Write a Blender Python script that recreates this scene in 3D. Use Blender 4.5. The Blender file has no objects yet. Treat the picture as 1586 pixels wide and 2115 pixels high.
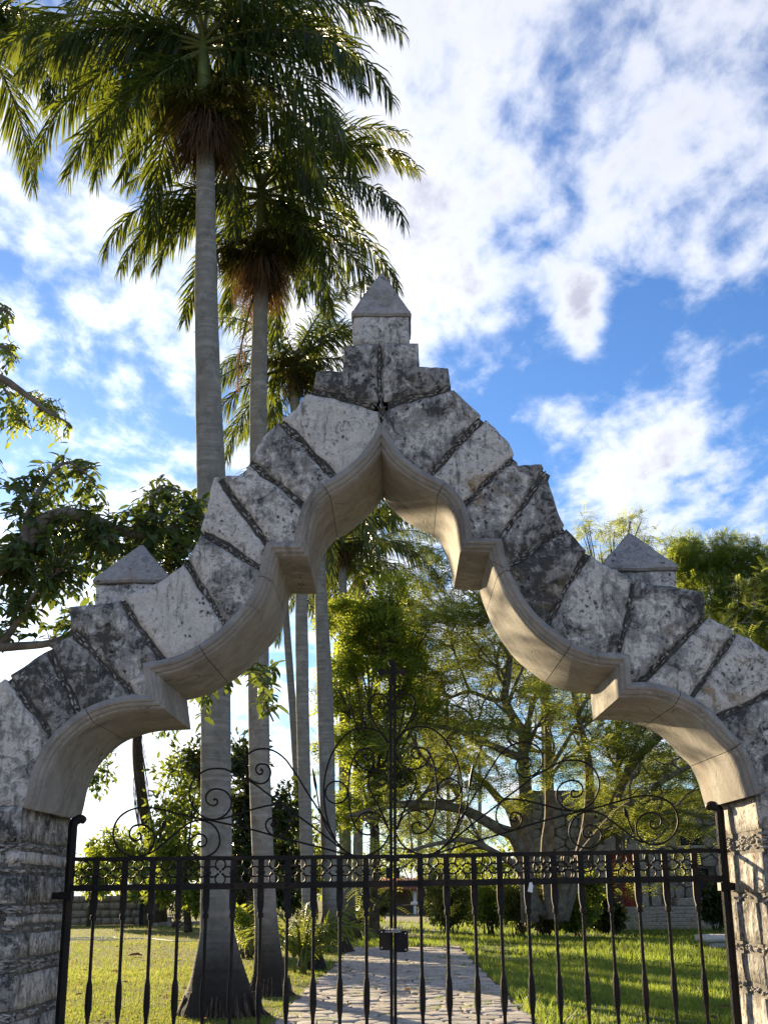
import bpy, bmesh, math, random
import numpy as np
from mathutils import Vector, Matrix, noise
from mathutils.geometry import delaunay_2d_cdt

random.seed(7)
RNG = np.random.default_rng(11)
R = math.radians
scene = bpy.context.scene
COL = scene.collection

# ------------------------------------------------------------------ camera
F, CX, CY = 2494.0, 793.0, 1057.5
EYE = 1.6
cam_d = bpy.data.cameras.new('camera')
cam = bpy.data.objects.new('camera', cam_d)
COL.objects.link(cam)
scene.camera = cam
cam_d.sensor_fit = 'VERTICAL'
cam_d.sensor_height = 36.0
cam_d.lens = F / 2115.0 * 36.0
cam_d.clip_start = 0.1
cam_d.clip_end = 3000
CAM_ROT = Matrix.Rotation(R(0.5), 3, 'Z') @ Matrix.Rotation(R(90 + 17.53), 3, 'X') @ Matrix.Rotation(R(-0.6), 3, 'Z')
CAM_LOC = Vector((0, 0, EYE))
cam.matrix_world = Matrix.Translation(CAM_LOC) @ CAM_ROT.to_4x4()

# ------------------------------------------------------------------ light, sky, exposure
SUN_AZ, SUN_EL = -25.0, 11.0
SKY_STRENGTH, SUN_STRENGTH, EXPOSURE = 0.055, 5.0, 1.75
SUN_VEC = Vector((math.sin(R(SUN_AZ)) * math.cos(R(SUN_EL)), math.cos(R(SUN_AZ)) * math.cos(R(SUN_EL)), math.sin(R(SUN_EL))))
sun_d = bpy.data.lights.new('sun', 'SUN')
sun_d.energy = SUN_STRENGTH
sun_d.angle = R(0.6)
sun_d.color = (1.0, 0.80, 0.50)
sun = bpy.data.objects.new('sun', sun_d)
COL.objects.link(sun)
sun.rotation_euler = SUN_VEC.to_track_quat('Z', 'Y').to_euler()
sun.location = (-20, 40, 30)
scene.view_settings.view_transform = 'Standard'
scene.view_settings.look = 'None'
scene.view_settings.exposure = EXPOSURE
scene.view_settings.gamma = 1.0
scene.cycles.max_bounces = 6
scene.cycles.diffuse_bounces = 3
scene.cycles.glossy_bounces = 2
scene.cycles.transmission_bounces = 4
scene.cycles.transparent_max_bounces = 4
scene.cycles.use_denoising = True


def ray(px, py):
    d = CAM_ROT @ Vector(((px - CX) / F, -(py - CY) / F, -1.0))
    return d


def at(px, py, Y):
    d = ray(px, py)
    return CAM_LOC + d * (Y / d.y)


def ground(px, py, z=0.0):
    d = ray(px, py)
    t = (z - EYE) / d.z
    return CAM_LOC + d * t


def scale_at(Y):
    return F / Y


# ---- node helper
class NT:
    def __init__(self, tree):
        self.t = tree
        self.n = tree.nodes
        self.l = tree.links

    def add(self, kind, **kw):
        nd = self.n.new(kind)
        for k, v in kw.items():
            setattr(nd, k, v)
        return nd

    def link(self, a, b):
        self.l.new(a, b)

    def val(self, sock, v):
        if hasattr(v, 'is_output') or isinstance(v, bpy.types.NodeSocket):
            self.link(v, sock)
        else:
            sock.default_value = v

    def math(self, op, a, b=None, c=None, clamp=False):
        nd = self.add('ShaderNodeMath', operation=op)
        nd.use_clamp = clamp
        self.val(nd.inputs[0], a)
        if b is not None:
            self.val(nd.inputs[1], b)
        if c is not None:
            self.val(nd.inputs[2], c)
        return nd.outputs[0]

    def vmath(self, op, a, b=None):
        nd = self.add('ShaderNodeVectorMath', operation=op)
        self.val(nd.inputs[0], a)
        if b is not None:
            self.val(nd.inputs[1], b)
        return nd

    def noise(self, vec, scale, detail=4, rough=0.55, dist=0.0):
        nd = self.add('ShaderNodeTexNoise')
        nd.inputs['Scale'].default_value = scale
        nd.inputs['Detail'].default_value = detail
        nd.inputs['Roughness'].default_value = rough
        nd.inputs['Distortion'].default_value = dist
        if vec is not None:
            self.link(vec, nd.inputs['Vector'])
        return nd.outputs['Fac']

    def voronoi(self, vec, scale, feature='F1'):
        nd = self.add('ShaderNodeTexVoronoi', feature=feature)
        nd.inputs['Scale'].default_value = scale
        if vec is not None:
            self.link(vec, nd.inputs['Vector'])
        return nd

    def ramp(self, fac, lo, hi, a=0.0, b=1.0, smooth=True):
        nd = self.add('ShaderNodeMapRange')
        nd.interpolation_type = 'SMOOTHSTEP' if smooth else 'LINEAR'
        self.val(nd.inputs[0], fac)
        nd.inputs[1].default_value = lo
        nd.inputs[2].default_value = hi
        nd.inputs[3].default_value = a
        nd.inputs[4].default_value = b
        return nd.outputs[0]

    def mix(self, fac, a, b, blend='MIX'):
        nd = self.add('ShaderNodeMix', data_type='RGBA', blend_type=blend)
        self.val(nd.inputs[0], fac)
        for i, v in ((6, a), (7, b)):
            if isinstance(v, bpy.types.NodeSocket):
                self.link(v, nd.inputs[i])
            else:
                nd.inputs[i].default_value = (v[0], v[1], v[2], 1)
        return nd.outputs[2]

    def bump(self, height, strength=0.5, dist=0.01, normal=None):
        nd = self.add('ShaderNodeBump')
        nd.inputs['Strength'].default_value = strength
        nd.inputs['Distance'].default_value = dist
        self.link(height, nd.inputs['Height'])
        if normal is not None:
            self.link(normal, nd.inputs['Normal'])
        return nd.outputs[0]


# ---- sky: Nishita air with procedural cloud layer on a flat cloud deck
world = bpy.data.worlds.new('World')
scene.world = world
world.use_nodes = True
w = NT(world.node_tree)
w.n.clear()
w_out = w.add('ShaderNodeOutputWorld')
w_bg = w.add('ShaderNodeBackground')
w_bg.inputs['Strength'].default_value = SKY_STRENGTH
w_sky = w.add('ShaderNodeTexSky', sky_type='NISHITA')
w_sky.sun_disc = False
w_sky.sun_elevation = R(SUN_EL)
w_sky.sun_rotation = R(SUN_AZ)
w_sky.air_density = 1.0
w_sky.dust_density = 0.30
w_sky.ozone_density = 2.5
w_tc = w.add('ShaderNodeTexCoord')
w_dir = w.vmath('NORMALIZE', w_tc.outputs['Generated']).outputs[0]
w_sep = w.add('ShaderNodeSeparateXYZ')
w.link(w_dir, w_sep.inputs[0])
w_zz = w.math('ADD', w.math('MAXIMUM', w_sep.outputs[2], 0.0), 0.16)
w_comb = w.add('ShaderNodeCombineXYZ')
w.link(w.math('DIVIDE', w_sep.outputs[0], w_zz), w_comb.inputs[0])
w.link(w.math('DIVIDE', w_sep.outputs[1], w_zz), w_comb.inputs[1])
w_comb.inputs[2].default_value = 3.7
w_map = w.add('ShaderNodeMapping')
w_map.inputs['Rotation'].default_value = (0, 0, R(-38))
w_map.inputs['Scale'].default_value = (1.0, 0.62, 1.0)
w_map.inputs['Location'].default_value = (0.3, 1.9, 0.0)
w.link(w_comb.outputs[0], w_map.inputs[0])
cp = w_map.outputs[0]
n_big = w.noise(cp, 1.3, 3, 0.5, 0.2)
n_mid = w.noise(cp, 5.0, 8, 0.56, 0.25)
n_fine = w.noise(cp, 17.0, 6, 0.56, 0.2)
cov = w.math('ADD', w.math('MULTIPLY', n_big, 0.34), w.math('ADD', w.math('MULTIPLY', n_mid, 0.80), w.math('MULTIPLY', n_fine, 0.42)))
# cloud banks and clear windows where the photograph has them
for (bx, by, sharp, amp) in ((1300, 620, 40, -0.095), (1400, 820, 90, -0.055), (1100, 740, 110, -0.065), (1010, 850, 300, -0.06), (1480, 640, 120, -0.06),
                             (1180, 170, 26, 0.105), (60, 620, 60, 0.05), (860, 590, 500, 0.12), (1520, 430, 300, 0.08), (1185, 600, 2600, 0.22), (1200, 690, 3500, 0.14),
                             (1540, 1010, 200, 0.17), (1250, 990, 900, 0.20), (950, 1100, 90, 0.08), (1000, 360, 140, 0.03), (1160, 870, 5000, 0.16), (1420, 880, 5000, 0.16), (1430, 770, 2500, 0.12), (1570, 560, 1500, 0.14),
                             (200, 1640, 120, 0.14), (240, 640, 250, -0.10), (60, 950, 500, -0.10), (330, 820, 300, -0.06)):
    bd = ray(bx, by).normalized()
    dp = w.vmath('DOT_PRODUCT', w_dir, tuple(bd)).outputs['Value']
    g = w.math('POWER', 2.71828, w.math('MULTIPLY', w.math('SUBTRACT', dp, 1.0), float(sharp)))
    cov = w.math('ADD', cov, w.math('MULTIPLY', g, amp))
mask = w.ramp(cov, 0.695, 0.985)
thick = w.ramp(cov, 0.80, 1.06)
dsun = w.vmath('DOT_PRODUCT', w_dir, tuple(SUN_VEC)).outputs['Value']
glow = w.math('POWER', w.math('MAXIMUM', dsun, 0.0), 9.0)
n_sh = w.noise(w.vmath('ADD', cp, (0.12, -0.22, 0.4)).outputs[0], 3.0, 7, 0.62, 0.3)
shade = w.ramp(n_sh, 0.40, 0.72)
cl_dim = w.mix(shade, (2.9, 3.0, 3.6), (5.8, 5.75, 6.0))
cl_col = w.mix(thick, (6.9, 6.9, 7.1), cl_dim)
gl_amt = w.math('ADD', 1.0, w.math('MULTIPLY', glow, 0.9))
cl_lit = w.vmath('SCALE', cl_col)
w.link(gl_amt, cl_lit.inputs['Scale'])
air = w.mix(1.0, w_sky.outputs[0], (0.58, 0.80, 1.14), 'MULTIPLY')
col = w.mix(w.math('MULTIPLY', mask, 0.95), air, cl_lit.outputs[0])
w.link(col, w_bg.inputs[0])
w.link(w_bg.outputs[0], w_out.inputs[0])


# ------------------------------------------------------------------ object helpers
def fast_mesh(name, verts, faces, mats=(), smooth=False, attr=None, fmat=None):
    """verts (n,3), faces: array (m,k) or list of arrays with different k"""
    me = bpy.data.meshes.new(name)
    verts = np.asarray(verts, dtype=np.float32)
    if isinstance(faces, np.ndarray):
        faces = [faces]
    faces = [np.asarray(f, dtype=np.int32) for f in faces if len(f)]
    nl = sum(f.size for f in faces)
    npoly = sum(len(f) for f in faces)
    me.vertices.add(len(verts))
    me.vertices.foreach_set('co', verts.ravel())
    me.loops.add(nl)
    me.polygons.add(npoly)
    li = np.concatenate([f.ravel() for f in faces]) if faces else np.zeros(0, np.int32)
    starts, tot = [], 0
    for f in faces:
        k = f.shape[1]
        starts.append(np.arange(len(f)) * k + tot)
        tot += f.size
    me.loops.foreach_set('vertex_index', li)
    me.polygons.foreach_set('loop_start', np.concatenate(starts).astype(np.int32))
    if smooth:
        me.polygons.foreach_set('use_smooth', np.ones(npoly, dtype=bool))
    if fmat is not None:
        me.polygons.foreach_set('material_index', np.asarray(fmat, dtype=np.int32))
    if attr is not None:
        a = me.attributes.new('rnd', 'FLOAT', 'POINT')
        a.data.foreach_set('value', np.asarray(attr, dtype=np.float32))
    for m in mats:
        me.materials.append(m)
    me.update(calc_edges=True)
    return me


class MB:
    """collects shapes, then becomes one mesh"""

    def __init__(self):
        self.v = []
        self.f = []
        self.m = []

    def add(self, verts, faces, mi=0):
        o = len(self.v)
        self.v.extend([tuple(p) for p in verts])
        for f in faces:
            self.f.append(tuple(i + o for i in f))
            self.m.append(mi)

    def box(self, c, s, rot=None, mi=0):
        hx, hy, hz = s[0] / 2, s[1] / 2, s[2] / 2
        P = [Vector((x, y, z)) for x in (-hx, hx) for y in (-hy, hy) for z in (-hz, hz)]
        if rot is not None:
            P = [rot @ p for p in P]
        P = [p + Vector(c) for p in P]
        self.add(P, [(0, 1, 3, 2), (4, 6, 7, 5), (0, 4, 5, 1), (2, 3, 7, 6), (0, 2, 6, 4), (1, 5, 7, 3)], mi)

    def tube(self, pts, rad, sides=8, mi=0, cap=True, flat=None):
        pts = [Vector(p) for p in pts]
        n = len(pts)
        if not hasattr(rad, '__len__'):
            rad = [rad] * n
        tang = []
        for i in range(n):
            a, b = pts[max(i - 1, 0)], pts[min(i + 1, n - 1)]
            t = (b - a)
            tang.append(t.normalized() if t.length > 1e-9 else Vector((0, 0, 1)))
        ref = Vector((0, 1, 0)) if abs(tang[0].y) < 0.9 else Vector((1, 0, 0))
        u = (ref - tang[0] * ref.dot(tang[0])).normalized()
        V = []
        for i in range(n):
            u = (u - tang[i] * u.dot(tang[i]))
            u = u.normalized() if u.length > 1e-6 else tang[i].orthogonal().normalized()
            v = tang[i].cross(u)
            for k in range(sides):
                a = 2 * math.pi * k / sides
                V.append(pts[i] + u * (math.cos(a) * rad[i]) + v * (math.sin(a) * rad[i] * (flat or 1.0)))
        Fs = []
        for i in range(n - 1):
            for k in range(sides):
                a, b = i * sides + k, i * sides + (k + 1) % sides
                Fs.append((a, b, b + sides, a + sides))
        if cap:
            Fs.append(tuple(range(sides - 1, -1, -1)))
            Fs.append(tuple((n - 1) * sides + k for k in range(sides)))
        self.add(V, Fs, mi)

    def lathe(self, c, prof, sides=10, mi=0, sq=None):
        """prof: list (r,z), about vertical axis at c"""
        V, Fs = [], []
        for (r, z) in prof:
            for k in range(sides):
                a = 2 * math.pi * k / sides + (math.pi / 4 if sides == 4 else 0)
                V.append((c[0] + r * math.cos(a), c[1] + r * math.sin(a), c[2] + z))
        n = len(prof)
        for i in range(n - 1):
            for k in range(sides):
                a, b = i * sides + k, i * sides + (k + 1) % sides
                Fs.append((a, b, b + sides, a + sides))
        Fs.append(tuple(range(sides - 1, -1, -1)))
        Fs.append(tuple((n - 1) * sides + k for k in range(sides)))
        self.add(V, Fs, mi)

    def mesh(self, name, mats, smooth=False, sharp=None):
        me = bpy.data.meshes.new(name)
        me.from_pydata(self.v, [], self.f)
        for m in (mats if isinstance(mats, (list, tuple)) else [mats]):
            me.materials.append(m)
        me.polygons.foreach_set('material_index', self.m)
        if smooth:
            me.polygons.foreach_set('use_smooth', [True] * len(me.polygons))
        me.update()
        if smooth and sharp:
            me.set_sharp_from_angle(angle=R(sharp))
        return me


def put(name, me, parent=None, loc=None, kind=None):
    o = bpy.data.objects.new(name, me)
    COL.objects.link(o)
    if loc is not None:
        o.location = loc
    if parent is not None:
        o.parent = parent
        o.matrix_parent_inverse = parent_inv(parent)
    if kind:
        o['kind'] = kind
    return o


def world_mat(o):
    m = Matrix.LocRotScale(o.location, o.rotation_euler, o.scale)
    if o.parent is not None:
        m = world_mat(o.parent) @ o.matrix_parent_inverse @ m
    return m


def parent_inv(p):
    return world_mat(p).inverted()


def tag(o, label, cat, group=None):
    o['label'] = label
    o['category'] = cat
    if group:
        o['group'] = group
    return o


def thing(name, loc, label, cat, group=None):
    o = bpy.data.objects.new(name, None)
    COL.objects.link(o)
    o.location = loc
    o.empty_display_size = 0.2
    return tag(o, label, cat, group)


def catmull(pts, per=6, closed=False):
    pts = [Vector(p) for p in pts]
    out = []
    n = len(pts)
    for i in range(n - 1):
        p0 = pts[i - 1] if i > 0 else pts[i] * 2 - pts[i + 1]
        p1, p2 = pts[i], pts[i + 1]
        p3 = pts[i + 2] if i + 2 < n else pts[i + 1] * 2 - pts[i]
        for k in range(per):
            t = k / per
            out.append(0.5 * ((2 * p1) + (p2 - p0) * t + (2 * p0 - 5 * p1 + 4 * p2 - p3) * t * t + (3 * p1 - p0 - 3 * p2 + p3) * t ** 3))
    out.append(pts[-1])
    return out


# ------------------------------------------------------------------ materials
def new_mat(name):
    m = bpy.data.materials.new(name)
    m.use_nodes = True
    nt = NT(m.node_tree)
    b = m.node_tree.nodes['Principled BSDF']
    b.inputs['Specular IOR Level'].default_value = 0.25
    return m, nt, b


def obj_coord(nt, randomize=True):
    tc = nt.add('ShaderNodeTexCoord')
    if not randomize:
        return tc.outputs['Object']
    oi = nt.add('ShaderNodeObjectInfo')
    off = nt.math('MULTIPLY', oi.outputs['Random'], 37.0)
    return nt.vmath('ADD', tc.outputs['Object'], off).outputs[0]


def stone_mat(name, pale=(0.74, 0.68, 0.625), grey=(0.28, 0.263, 0.247), dark=(0.045, 0.044, 0.043), ochre=(0.26, 0.165, 0.06), tone_attr=True, scale=1.0, bias=0.0):
    m, nt, b = new_mat(name)
    v = obj_coord(nt)
    if tone_attr:
        tone = nt.add('ShaderNodeAttribute', attribute_type='OBJECT', attribute_name='tone').outputs['Fac']
        och = nt.add('ShaderNodeAttribute', attribute_type='OBJECT', attribute_name='ochre').outputs['Fac']
    else:
        tone, och = 0.42, 0.35
    warp = nt.vmath('ADD', v, nt_vec_noise(nt, v, 9 * scale, 0.10 / scale)).outputs[0]
    big = nt.noise(v, 3.0 * scale, 3, 0.55, 0.4)
    blot = nt.noise(warp, 9.0 * scale, 10, 0.72, 0.6)
    mid = nt.noise(warp, 26 * scale, 8, 0.7, 0.3)
    fine = nt.noise(v, 85 * scale, 5, 0.68)
    mp = nt.add('ShaderNodeMapping')
    mp.inputs['Scale'].default_value = (30 * scale, 30 * scale, 5 * scale)
    nt.link(v, mp.inputs[0])
    streak = nt.noise(mp.outputs[0], 1.0, 7, 0.68, 0.3)
    s = nt.math('ADD', nt.math('MULTIPLY', big, 0.50), nt.math('ADD', nt.math('MULTIPLY', blot, 0.95), nt.math('ADD', nt.math('MULTIPLY', mid, 0.55), nt.math('ADD', nt.math('MULTIPLY', fine, 0.28), nt.math('MULTIPLY', streak, 0.30)))))
    s = nt.math('ADD', s, nt.math('MULTIPLY', nt.math('SUBTRACT', tone, 0.5), 0.31))
    # pale plaster, grey lichen crust, black algae in turn
    g1 = nt.ramp(s, 1.20 + bias, 1.31 + bias)
    g2 = nt.ramp(s, 1.35 + bias, 1.48 + bias)
    base = nt.mix(nt.ramp(mid, 0.32, 0.68), tuple(x * .74 for x in pale), pale)
    base = nt.mix(nt.ramp(fine, 0.50, 0.68, 0, .45), base, tuple(x * .45 for x in pale))
    gg = nt.mix(nt.ramp(fine, 0.35, 0.68), tuple(x * .7 for x in grey), tuple(x * 1.45 for x in grey))
    colr = nt.mix(nt.math('MULTIPLY', g1, 0.92), base, gg)
    colr = nt.mix(nt.math('MULTIPLY', g2, 0.88), colr, dark)
    on = nt.noise(nt.vmath('ADD', warp, (9.1, 3.3, 5.2)).outputs[0], 6 * scale, 7, 0.68, 0.6)
    om = nt.math('MULTIPLY', nt.ramp(on, 0.52, 0.66), och)
    oc = nt.mix(nt.ramp(mid, .35, .65), tuple(x * .5 for x in ochre), tuple(x * 1.25 for x in ochre))
    colr = nt.mix(nt.math('MULTIPLY', om, .85), colr, oc)
    # fine black lichen crust on every block
    lc = nt.math('MULTIPLY', nt.ramp(nt.noise(nt.vmath('ADD', warp, (1.7, 4.4, 2.9)).outputs[0], 48 * scale, 7, .72), .52, .62), nt.ramp(nt.noise(nt.vmath('ADD', warp, (6.2, 0.4, 3.1)).outputs[0], 5.5 * scale, 5, .65), .44, .60))
    colr = nt.mix(nt.math('MULTIPLY', lc, .75), colr, dark)
    # chalky bloom patches
    wsp = nt.ramp(nt.noise(nt.vmath('ADD', warp, (3.1, 7.7, 1.2)).outputs[0], 15 * scale, 9, 0.75), 0.54, 0.64, 0, 0.7)
    colr = nt.mix(wsp, colr, tuple(min(.74, x * 1.04) for x in pale))
    # dark water runs
    run = nt.ramp(streak, .56, .68, 0, .5)
    colr = nt.mix(run, colr, tuple(x * 1.6 for x in dark))
    # open pits
    vo = nt.voronoi(nt.vmath('ADD', v, nt_vec_noise(nt, v, 45 * scale, 0.03 / scale)).outputs[0], 34 * scale)
    pit = nt.math('MULTIPLY', nt.ramp(vo.outputs['Distance'], 0.12, 0.34, 1, 0), nt.ramp(nt.noise(v, 7 * scale, 3), 0.50, 0.62))
    colr = nt.mix(nt.math('MULTIPLY', pit, 0.85), colr, (0.03, 0.026, 0.023))
    nt.link(colr, b.inputs['Base Color'])
    b.inputs['Roughness'].default_value = 0.95
    b.inputs['Specular IOR Level'].default_value = 0.1
    h = nt.math('ADD', nt.math('MULTIPLY', blot, 1.2), nt.math('ADD', nt.math('MULTIPLY', mid, 0.6), nt.math('MULTIPLY', fine, 0.35)))
    h = nt.math('SUBTRACT', h, nt.math('MULTIPLY', pit, 0.9))
    h = nt.math('SUBTRACT', h, nt.math('MULTIPLY', g1, 0.10))
    nt.link(nt.bump(h, 0.85, 0.022 / scale), b.inputs['Normal'])
    return m


def nt_vec_noise(nt, v, sc, amt):
    nd = nt.add('ShaderNodeTexNoise')
    nd.inputs['Scale'].default_value = sc
    nt.link(v, nd.inputs['Vector'])
    s = nt.vmath('SCALE', nt.vmath('SUBTRACT', nd.outputs['Color'], (0.5, 0.5, 0.5)).outputs[0])
    s.inputs['Scale'].default_value = amt
    return s.outputs[0]


def simple_mat(name, c, rough=0.8, var=0.25, sc=8.0, bump=0.3, bdist=0.01, metal=0.0, spec=0.25, c2=None, rnd=True):
    m, nt, b = new_mat(name)
    v = obj_coord(nt, rnd)
    n = nt.noise(v, sc, 6, 0.62, 0.2)
    c2 = c2 or tuple(x * (1 - 2 * var) for x in c)
    colr = nt.mix(nt.ramp(n, 0.3, 0.7), c2, c)
    nt.link(colr, b.inputs['Base Color'])
    b.inputs['Roughness'].default_value = rough
    b.inputs['Metallic'].default_value = metal
    b.inputs['Specular IOR Level'].default_value = spec
    if bump:
        n2 = nt.noise(v, sc * 5, 6, 0.65)
        nt.link(nt.bump(n2, bump, bdist), b.inputs['Normal'])
    return m


def leaf_mat(name, c_dark, c_light, t_col, trans=0.35, rough=0.45, spec=0.3):
    m, nt, b = new_mat(name)
    at_ = nt.add('ShaderNodeAttribute', attribute_name='rnd')
    f = at_.outputs['Fac']
    colr = nt.mix(f, c_dark, c_light)
    nt.link(colr, b.inputs['Base Color'])
    b.inputs['Roughness'].default_value = rough
    b.inputs['Specular IOR Level'].default_value = spec
    tr = nt.add('ShaderNodeBsdfTranslucent')
    nt.link(nt.mix(f, tuple(x * 0.55 for x in t_col), t_col), tr.inputs[0])
    ms = nt.add('ShaderNodeMixShader')
    ms.inputs[0].default_value = trans
    nt.link(b.outputs[0], ms.inputs[1])
    nt.link(tr.outputs[0], ms.inputs[2])
    nt.link(ms.outputs[0], m.node_tree.nodes['Material Output'].inputs[0])
    return m


M_STONE = stone_mat('weathered_limestone')
M_TRIM = None


def trim_mat():
    m, nt, b = new_mat('smooth_cement_moulding')
    v = obj_coord(nt, False)
    sep = nt.add('ShaderNodeSeparateXYZ')
    nt.link(v, sep.inputs[0])
    warp = nt.vmath('ADD', v, nt_vec_noise(nt, v, 6, 0.12)).outputs[0]
    a = nt.noise(warp, 2.8, 7, 0.66, 0.5)
    mid = nt.noise(warp, 12, 8, 0.7, 0.4)
    f = nt.noise(v, 70, 5, 0.68)
    mp = nt.add('ShaderNodeMapping')
    mp.inputs['Scale'].default_value = (9.0, 9.0, 1.6)
    nt.link(warp, mp.inputs[0])
    drip = nt.noise(mp.outputs[0], 1.0, 7, 0.66, 0.3)
    c = nt.mix(nt.ramp(a, 0.32, 0.68), (0.200, 0.180, 0.160), (0.350, 0.325, 0.295))
    c = nt.mix(nt.ramp(mid, 0.46, 0.66, 0, 0.45), c, (0.155, 0.138, 0.120))
    c = nt.mix(nt.ramp(drip, 0.53, 0.68, 0, 0.55), c, (0.100, 0.088, 0.075))
    c = nt.mix(nt.ramp(nt.noise(warp, 4.2, 6, 0.65), 0.55, 0.70, 0, 0.55), c, (0.235, 0.160, 0.100))
    c = nt.mix(nt.ramp(nt.noise(nt.vmath('ADD', warp, (5, 1, 7)).outputs[0], 7, 8, 0.72), 0.56, 0.66, 0, 0.5), c, (0.44, 0.42, 0.39))
    c = nt.mix(nt.ramp(f, 0.52, 0.70, 0.0, 0.4), c, (0.09, 0.08, 0.07))
    # hairline cracks and cast joints across the moulding
    vo = nt.voronoi(warp, 3.2, 'DISTANCE_TO_EDGE')
    crack = nt.math('MULTIPLY', nt.ramp(vo.outputs['Distance'], 0.0, 0.012, 1, 0), nt.ramp(nt.noise(v, 3, 3), .45, .6))
    c = nt.mix(nt.math('MULTIPLY', crack, .7), c, (0.05, 0.043, 0.036))
    oi = nt.add('ShaderNodeObjectInfo')
    c = nt.mix(nt.ramp(oi.outputs['Random'], 0, 1, 0, .30), c, (0.36, 0.335, 0.31))
    nt.link(c, b.inputs['Base Color'])
    b.inputs['Roughness'].default_value = 0.9
    b.inputs['Specular IOR Level'].default_value = 0.12
    h = nt.math('ADD', nt.math('MULTIPLY', a, 0.6), nt.math('ADD', nt.math('MULTIPLY', mid, .5), nt.math('MULTIPLY', f, 0.25)))
    h = nt.math('SUBTRACT', h, nt.math('MULTIPLY', crack, .5))
    nt.link(nt.bump(h, 0.5, 0.014), b.inputs['Normal'])
    return m


M_TRIM = trim_mat()
M_MORTAR = simple_mat('dark_mortar', (0.095, 0.088, 0.08), 0.95, 0.3, 30, 0.6, 0.01)
M_CHIP = simple_mat('stone_chip', (0.42, 0.39, 0.36), 0.9, 0.3, 14, 0.5, 0.006, c2=(0.05, 0.048, 0.045))
M_BED = simple_mat('grey_bed_mortar', (0.20, 0.185, 0.165), 0.95, 0.3, 16, 0.6, 0.01, c2=(0.06, 0.055, 0.05))
M_CHIP2 = simple_mat('pale_stone_chip', (0.50, 0.46, 0.42), 0.9, 0.3, 18, 0.5, 0.006, c2=(0.14, 0.13, 0.125))
M_CAP = stone_mat('smooth_grey_plaster', pale=(0.44, 0.41, 0.39), grey=(0.30, 0.285, 0.28), dark=(0.20, 0.19, 0.185), tone_attr=False, scale=1.0, bias=0.06)


def iron_mat():
    m, nt, b = new_mat('black_painted_iron')
    v = obj_coord(nt)
    n = nt.noise(v, 9, 5, 0.65)
    f = nt.noise(v, 90, 4, 0.6)
    c = nt.mix(nt.ramp(n, 0.45, 0.7), (0.010, 0.009, 0.0088), (0.030, 0.019, 0.014))
    c = nt.mix(nt.ramp(nt.noise(v, 34, 6, .7), .58, .7, 0, .8), c, (0.055, 0.026, 0.014))
    nt.link(c, b.inputs['Base Color'])
    b.inputs['Roughness'].default_value = 0.62
    b.inputs['Metallic'].default_value = 0.0
    b.inputs['Specular IOR Level'].default_value = 0.2
    nt.link(nt.bump(nt.math('ADD', f, nt.math('MULTIPLY', n, 0.5)), 0.25, 0.004), b.inputs['Normal'])
    return m


M_IRON = iron_mat()
M_ZINC = simple_mat('galvanised_chain', (0.55, 0.55, 0.56), 0.35, 0.15, 40, 0.1, 0.002, metal=0.9)
M_PAPER = simple_mat('white_card', (0.80, 0.81, 0.83), 0.7, 0.05, 10, 0.0)

# ------------------------------------------------------------------ the gateway: traced profile on its own plane
DY = 5.5        # front face of the gateway, metres ahead
TH = 0.78       # wall thickness


def fp(p):
    q = at(p[0], p[1], DY)
    return (q.x, q.z)


TRIM = [(57, 1668), (66, 1640), (76, 1598), (91, 1560), (113, 1526), (144, 1496), (182, 1470), (227, 1453), (265, 1445), (314, 1442),
        (305, 1378), (340, 1371), (378, 1360), (416, 1339), (454, 1311), (492, 1273), (522, 1239), (541, 1193), (549, 1156), (557, 1128),
        (615, 1128), (618, 1105), (623, 1083), (631, 1054), (648, 1026), (670, 1006), (697, 990), (723, 971), (750, 945), (772, 915), (787.5, 888),
        (803, 913), (822, 941), (852, 967), (882, 985), (916, 1003), (939, 1024), (954, 1051), (963, 1081), (969, 1119),
        (1028, 1121), (1035, 1152), (1046.5, 1182), (1062, 1216), (1080.6, 1246), (1107, 1280.5), (1137, 1307), (1175, 1333.5), (1213, 1348.6), (1251, 1356), (1292, 1359),
        (1296, 1418.6), (1326.5, 1418.6), (1364, 1424), (1402, 1435.6), (1440, 1456), (1470, 1481), (1497, 1511), (1522.6, 1537), (1541.7, 1575), (1552, 1608), (1562.7, 1640)]
T_CORNER = {9, 10, 19, 20, 30, 39, 40, 50, 51}


def smooth_runs(pts, corners, per=5):
    """catmull inside runs, sharp at the corners; returns 2D pts and a flag list of corner indices"""
    out, flags = [], []
    idx = [0] + sorted(corners) + [len(pts) - 1]
    for a, b in zip(idx[:-1], idx[1:]):
        run = [Vector((p[0], p[1], 0)) for p in pts[a:b + 1]]
        c = catmull(run, per) if len(run) > 2 else [run[0].lerp(run[1], k / 4) for k in range(5)]
        for k, p in enumerate(c[:-1]):
            out.append((p.x, p.y))
            flags.append(k == 0 and a in corners)
    out.append(pts[-1])
    flags.append(False)
    return out, flags


TRIM_PX, TRIM_FL = smooth_runs(TRIM, T_CORNER)
TRIM_XZ = [fp(p) for p in TRIM_PX]


def offset_poly(pts, d):
    """offset an open polyline to its right by d (mitred)"""
    n = len(pts)
    out = []
    for i in range(n):
        p = Vector(pts[i])
        e0 = (p - Vector(pts[i - 1])).normalized() if i > 0 else None
        e1 = (Vector(pts[i + 1]) - p).normalized() if i < n - 1 else None
        e0 = e0 or e1
        e1 = e1 or e0
        n0, n1 = Vector((e0.y, -e0.x)), Vector((e1.y, -e1.x))
        b = (n0 + n1)
        b = b.normalized()
        k = d / max(b.dot(n0), 0.35)
        out.append((p.x + b.x * k, p.y + b.y * k))
    return out


GATE_BASE = Vector((0, DY + TH / 2, 0))
gateway = thing('stone_gateway', GATE_BASE, 'weathered grey limestone gateway with lobed pointed arch and pyramid pinnacles', 'gateway')

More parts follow.
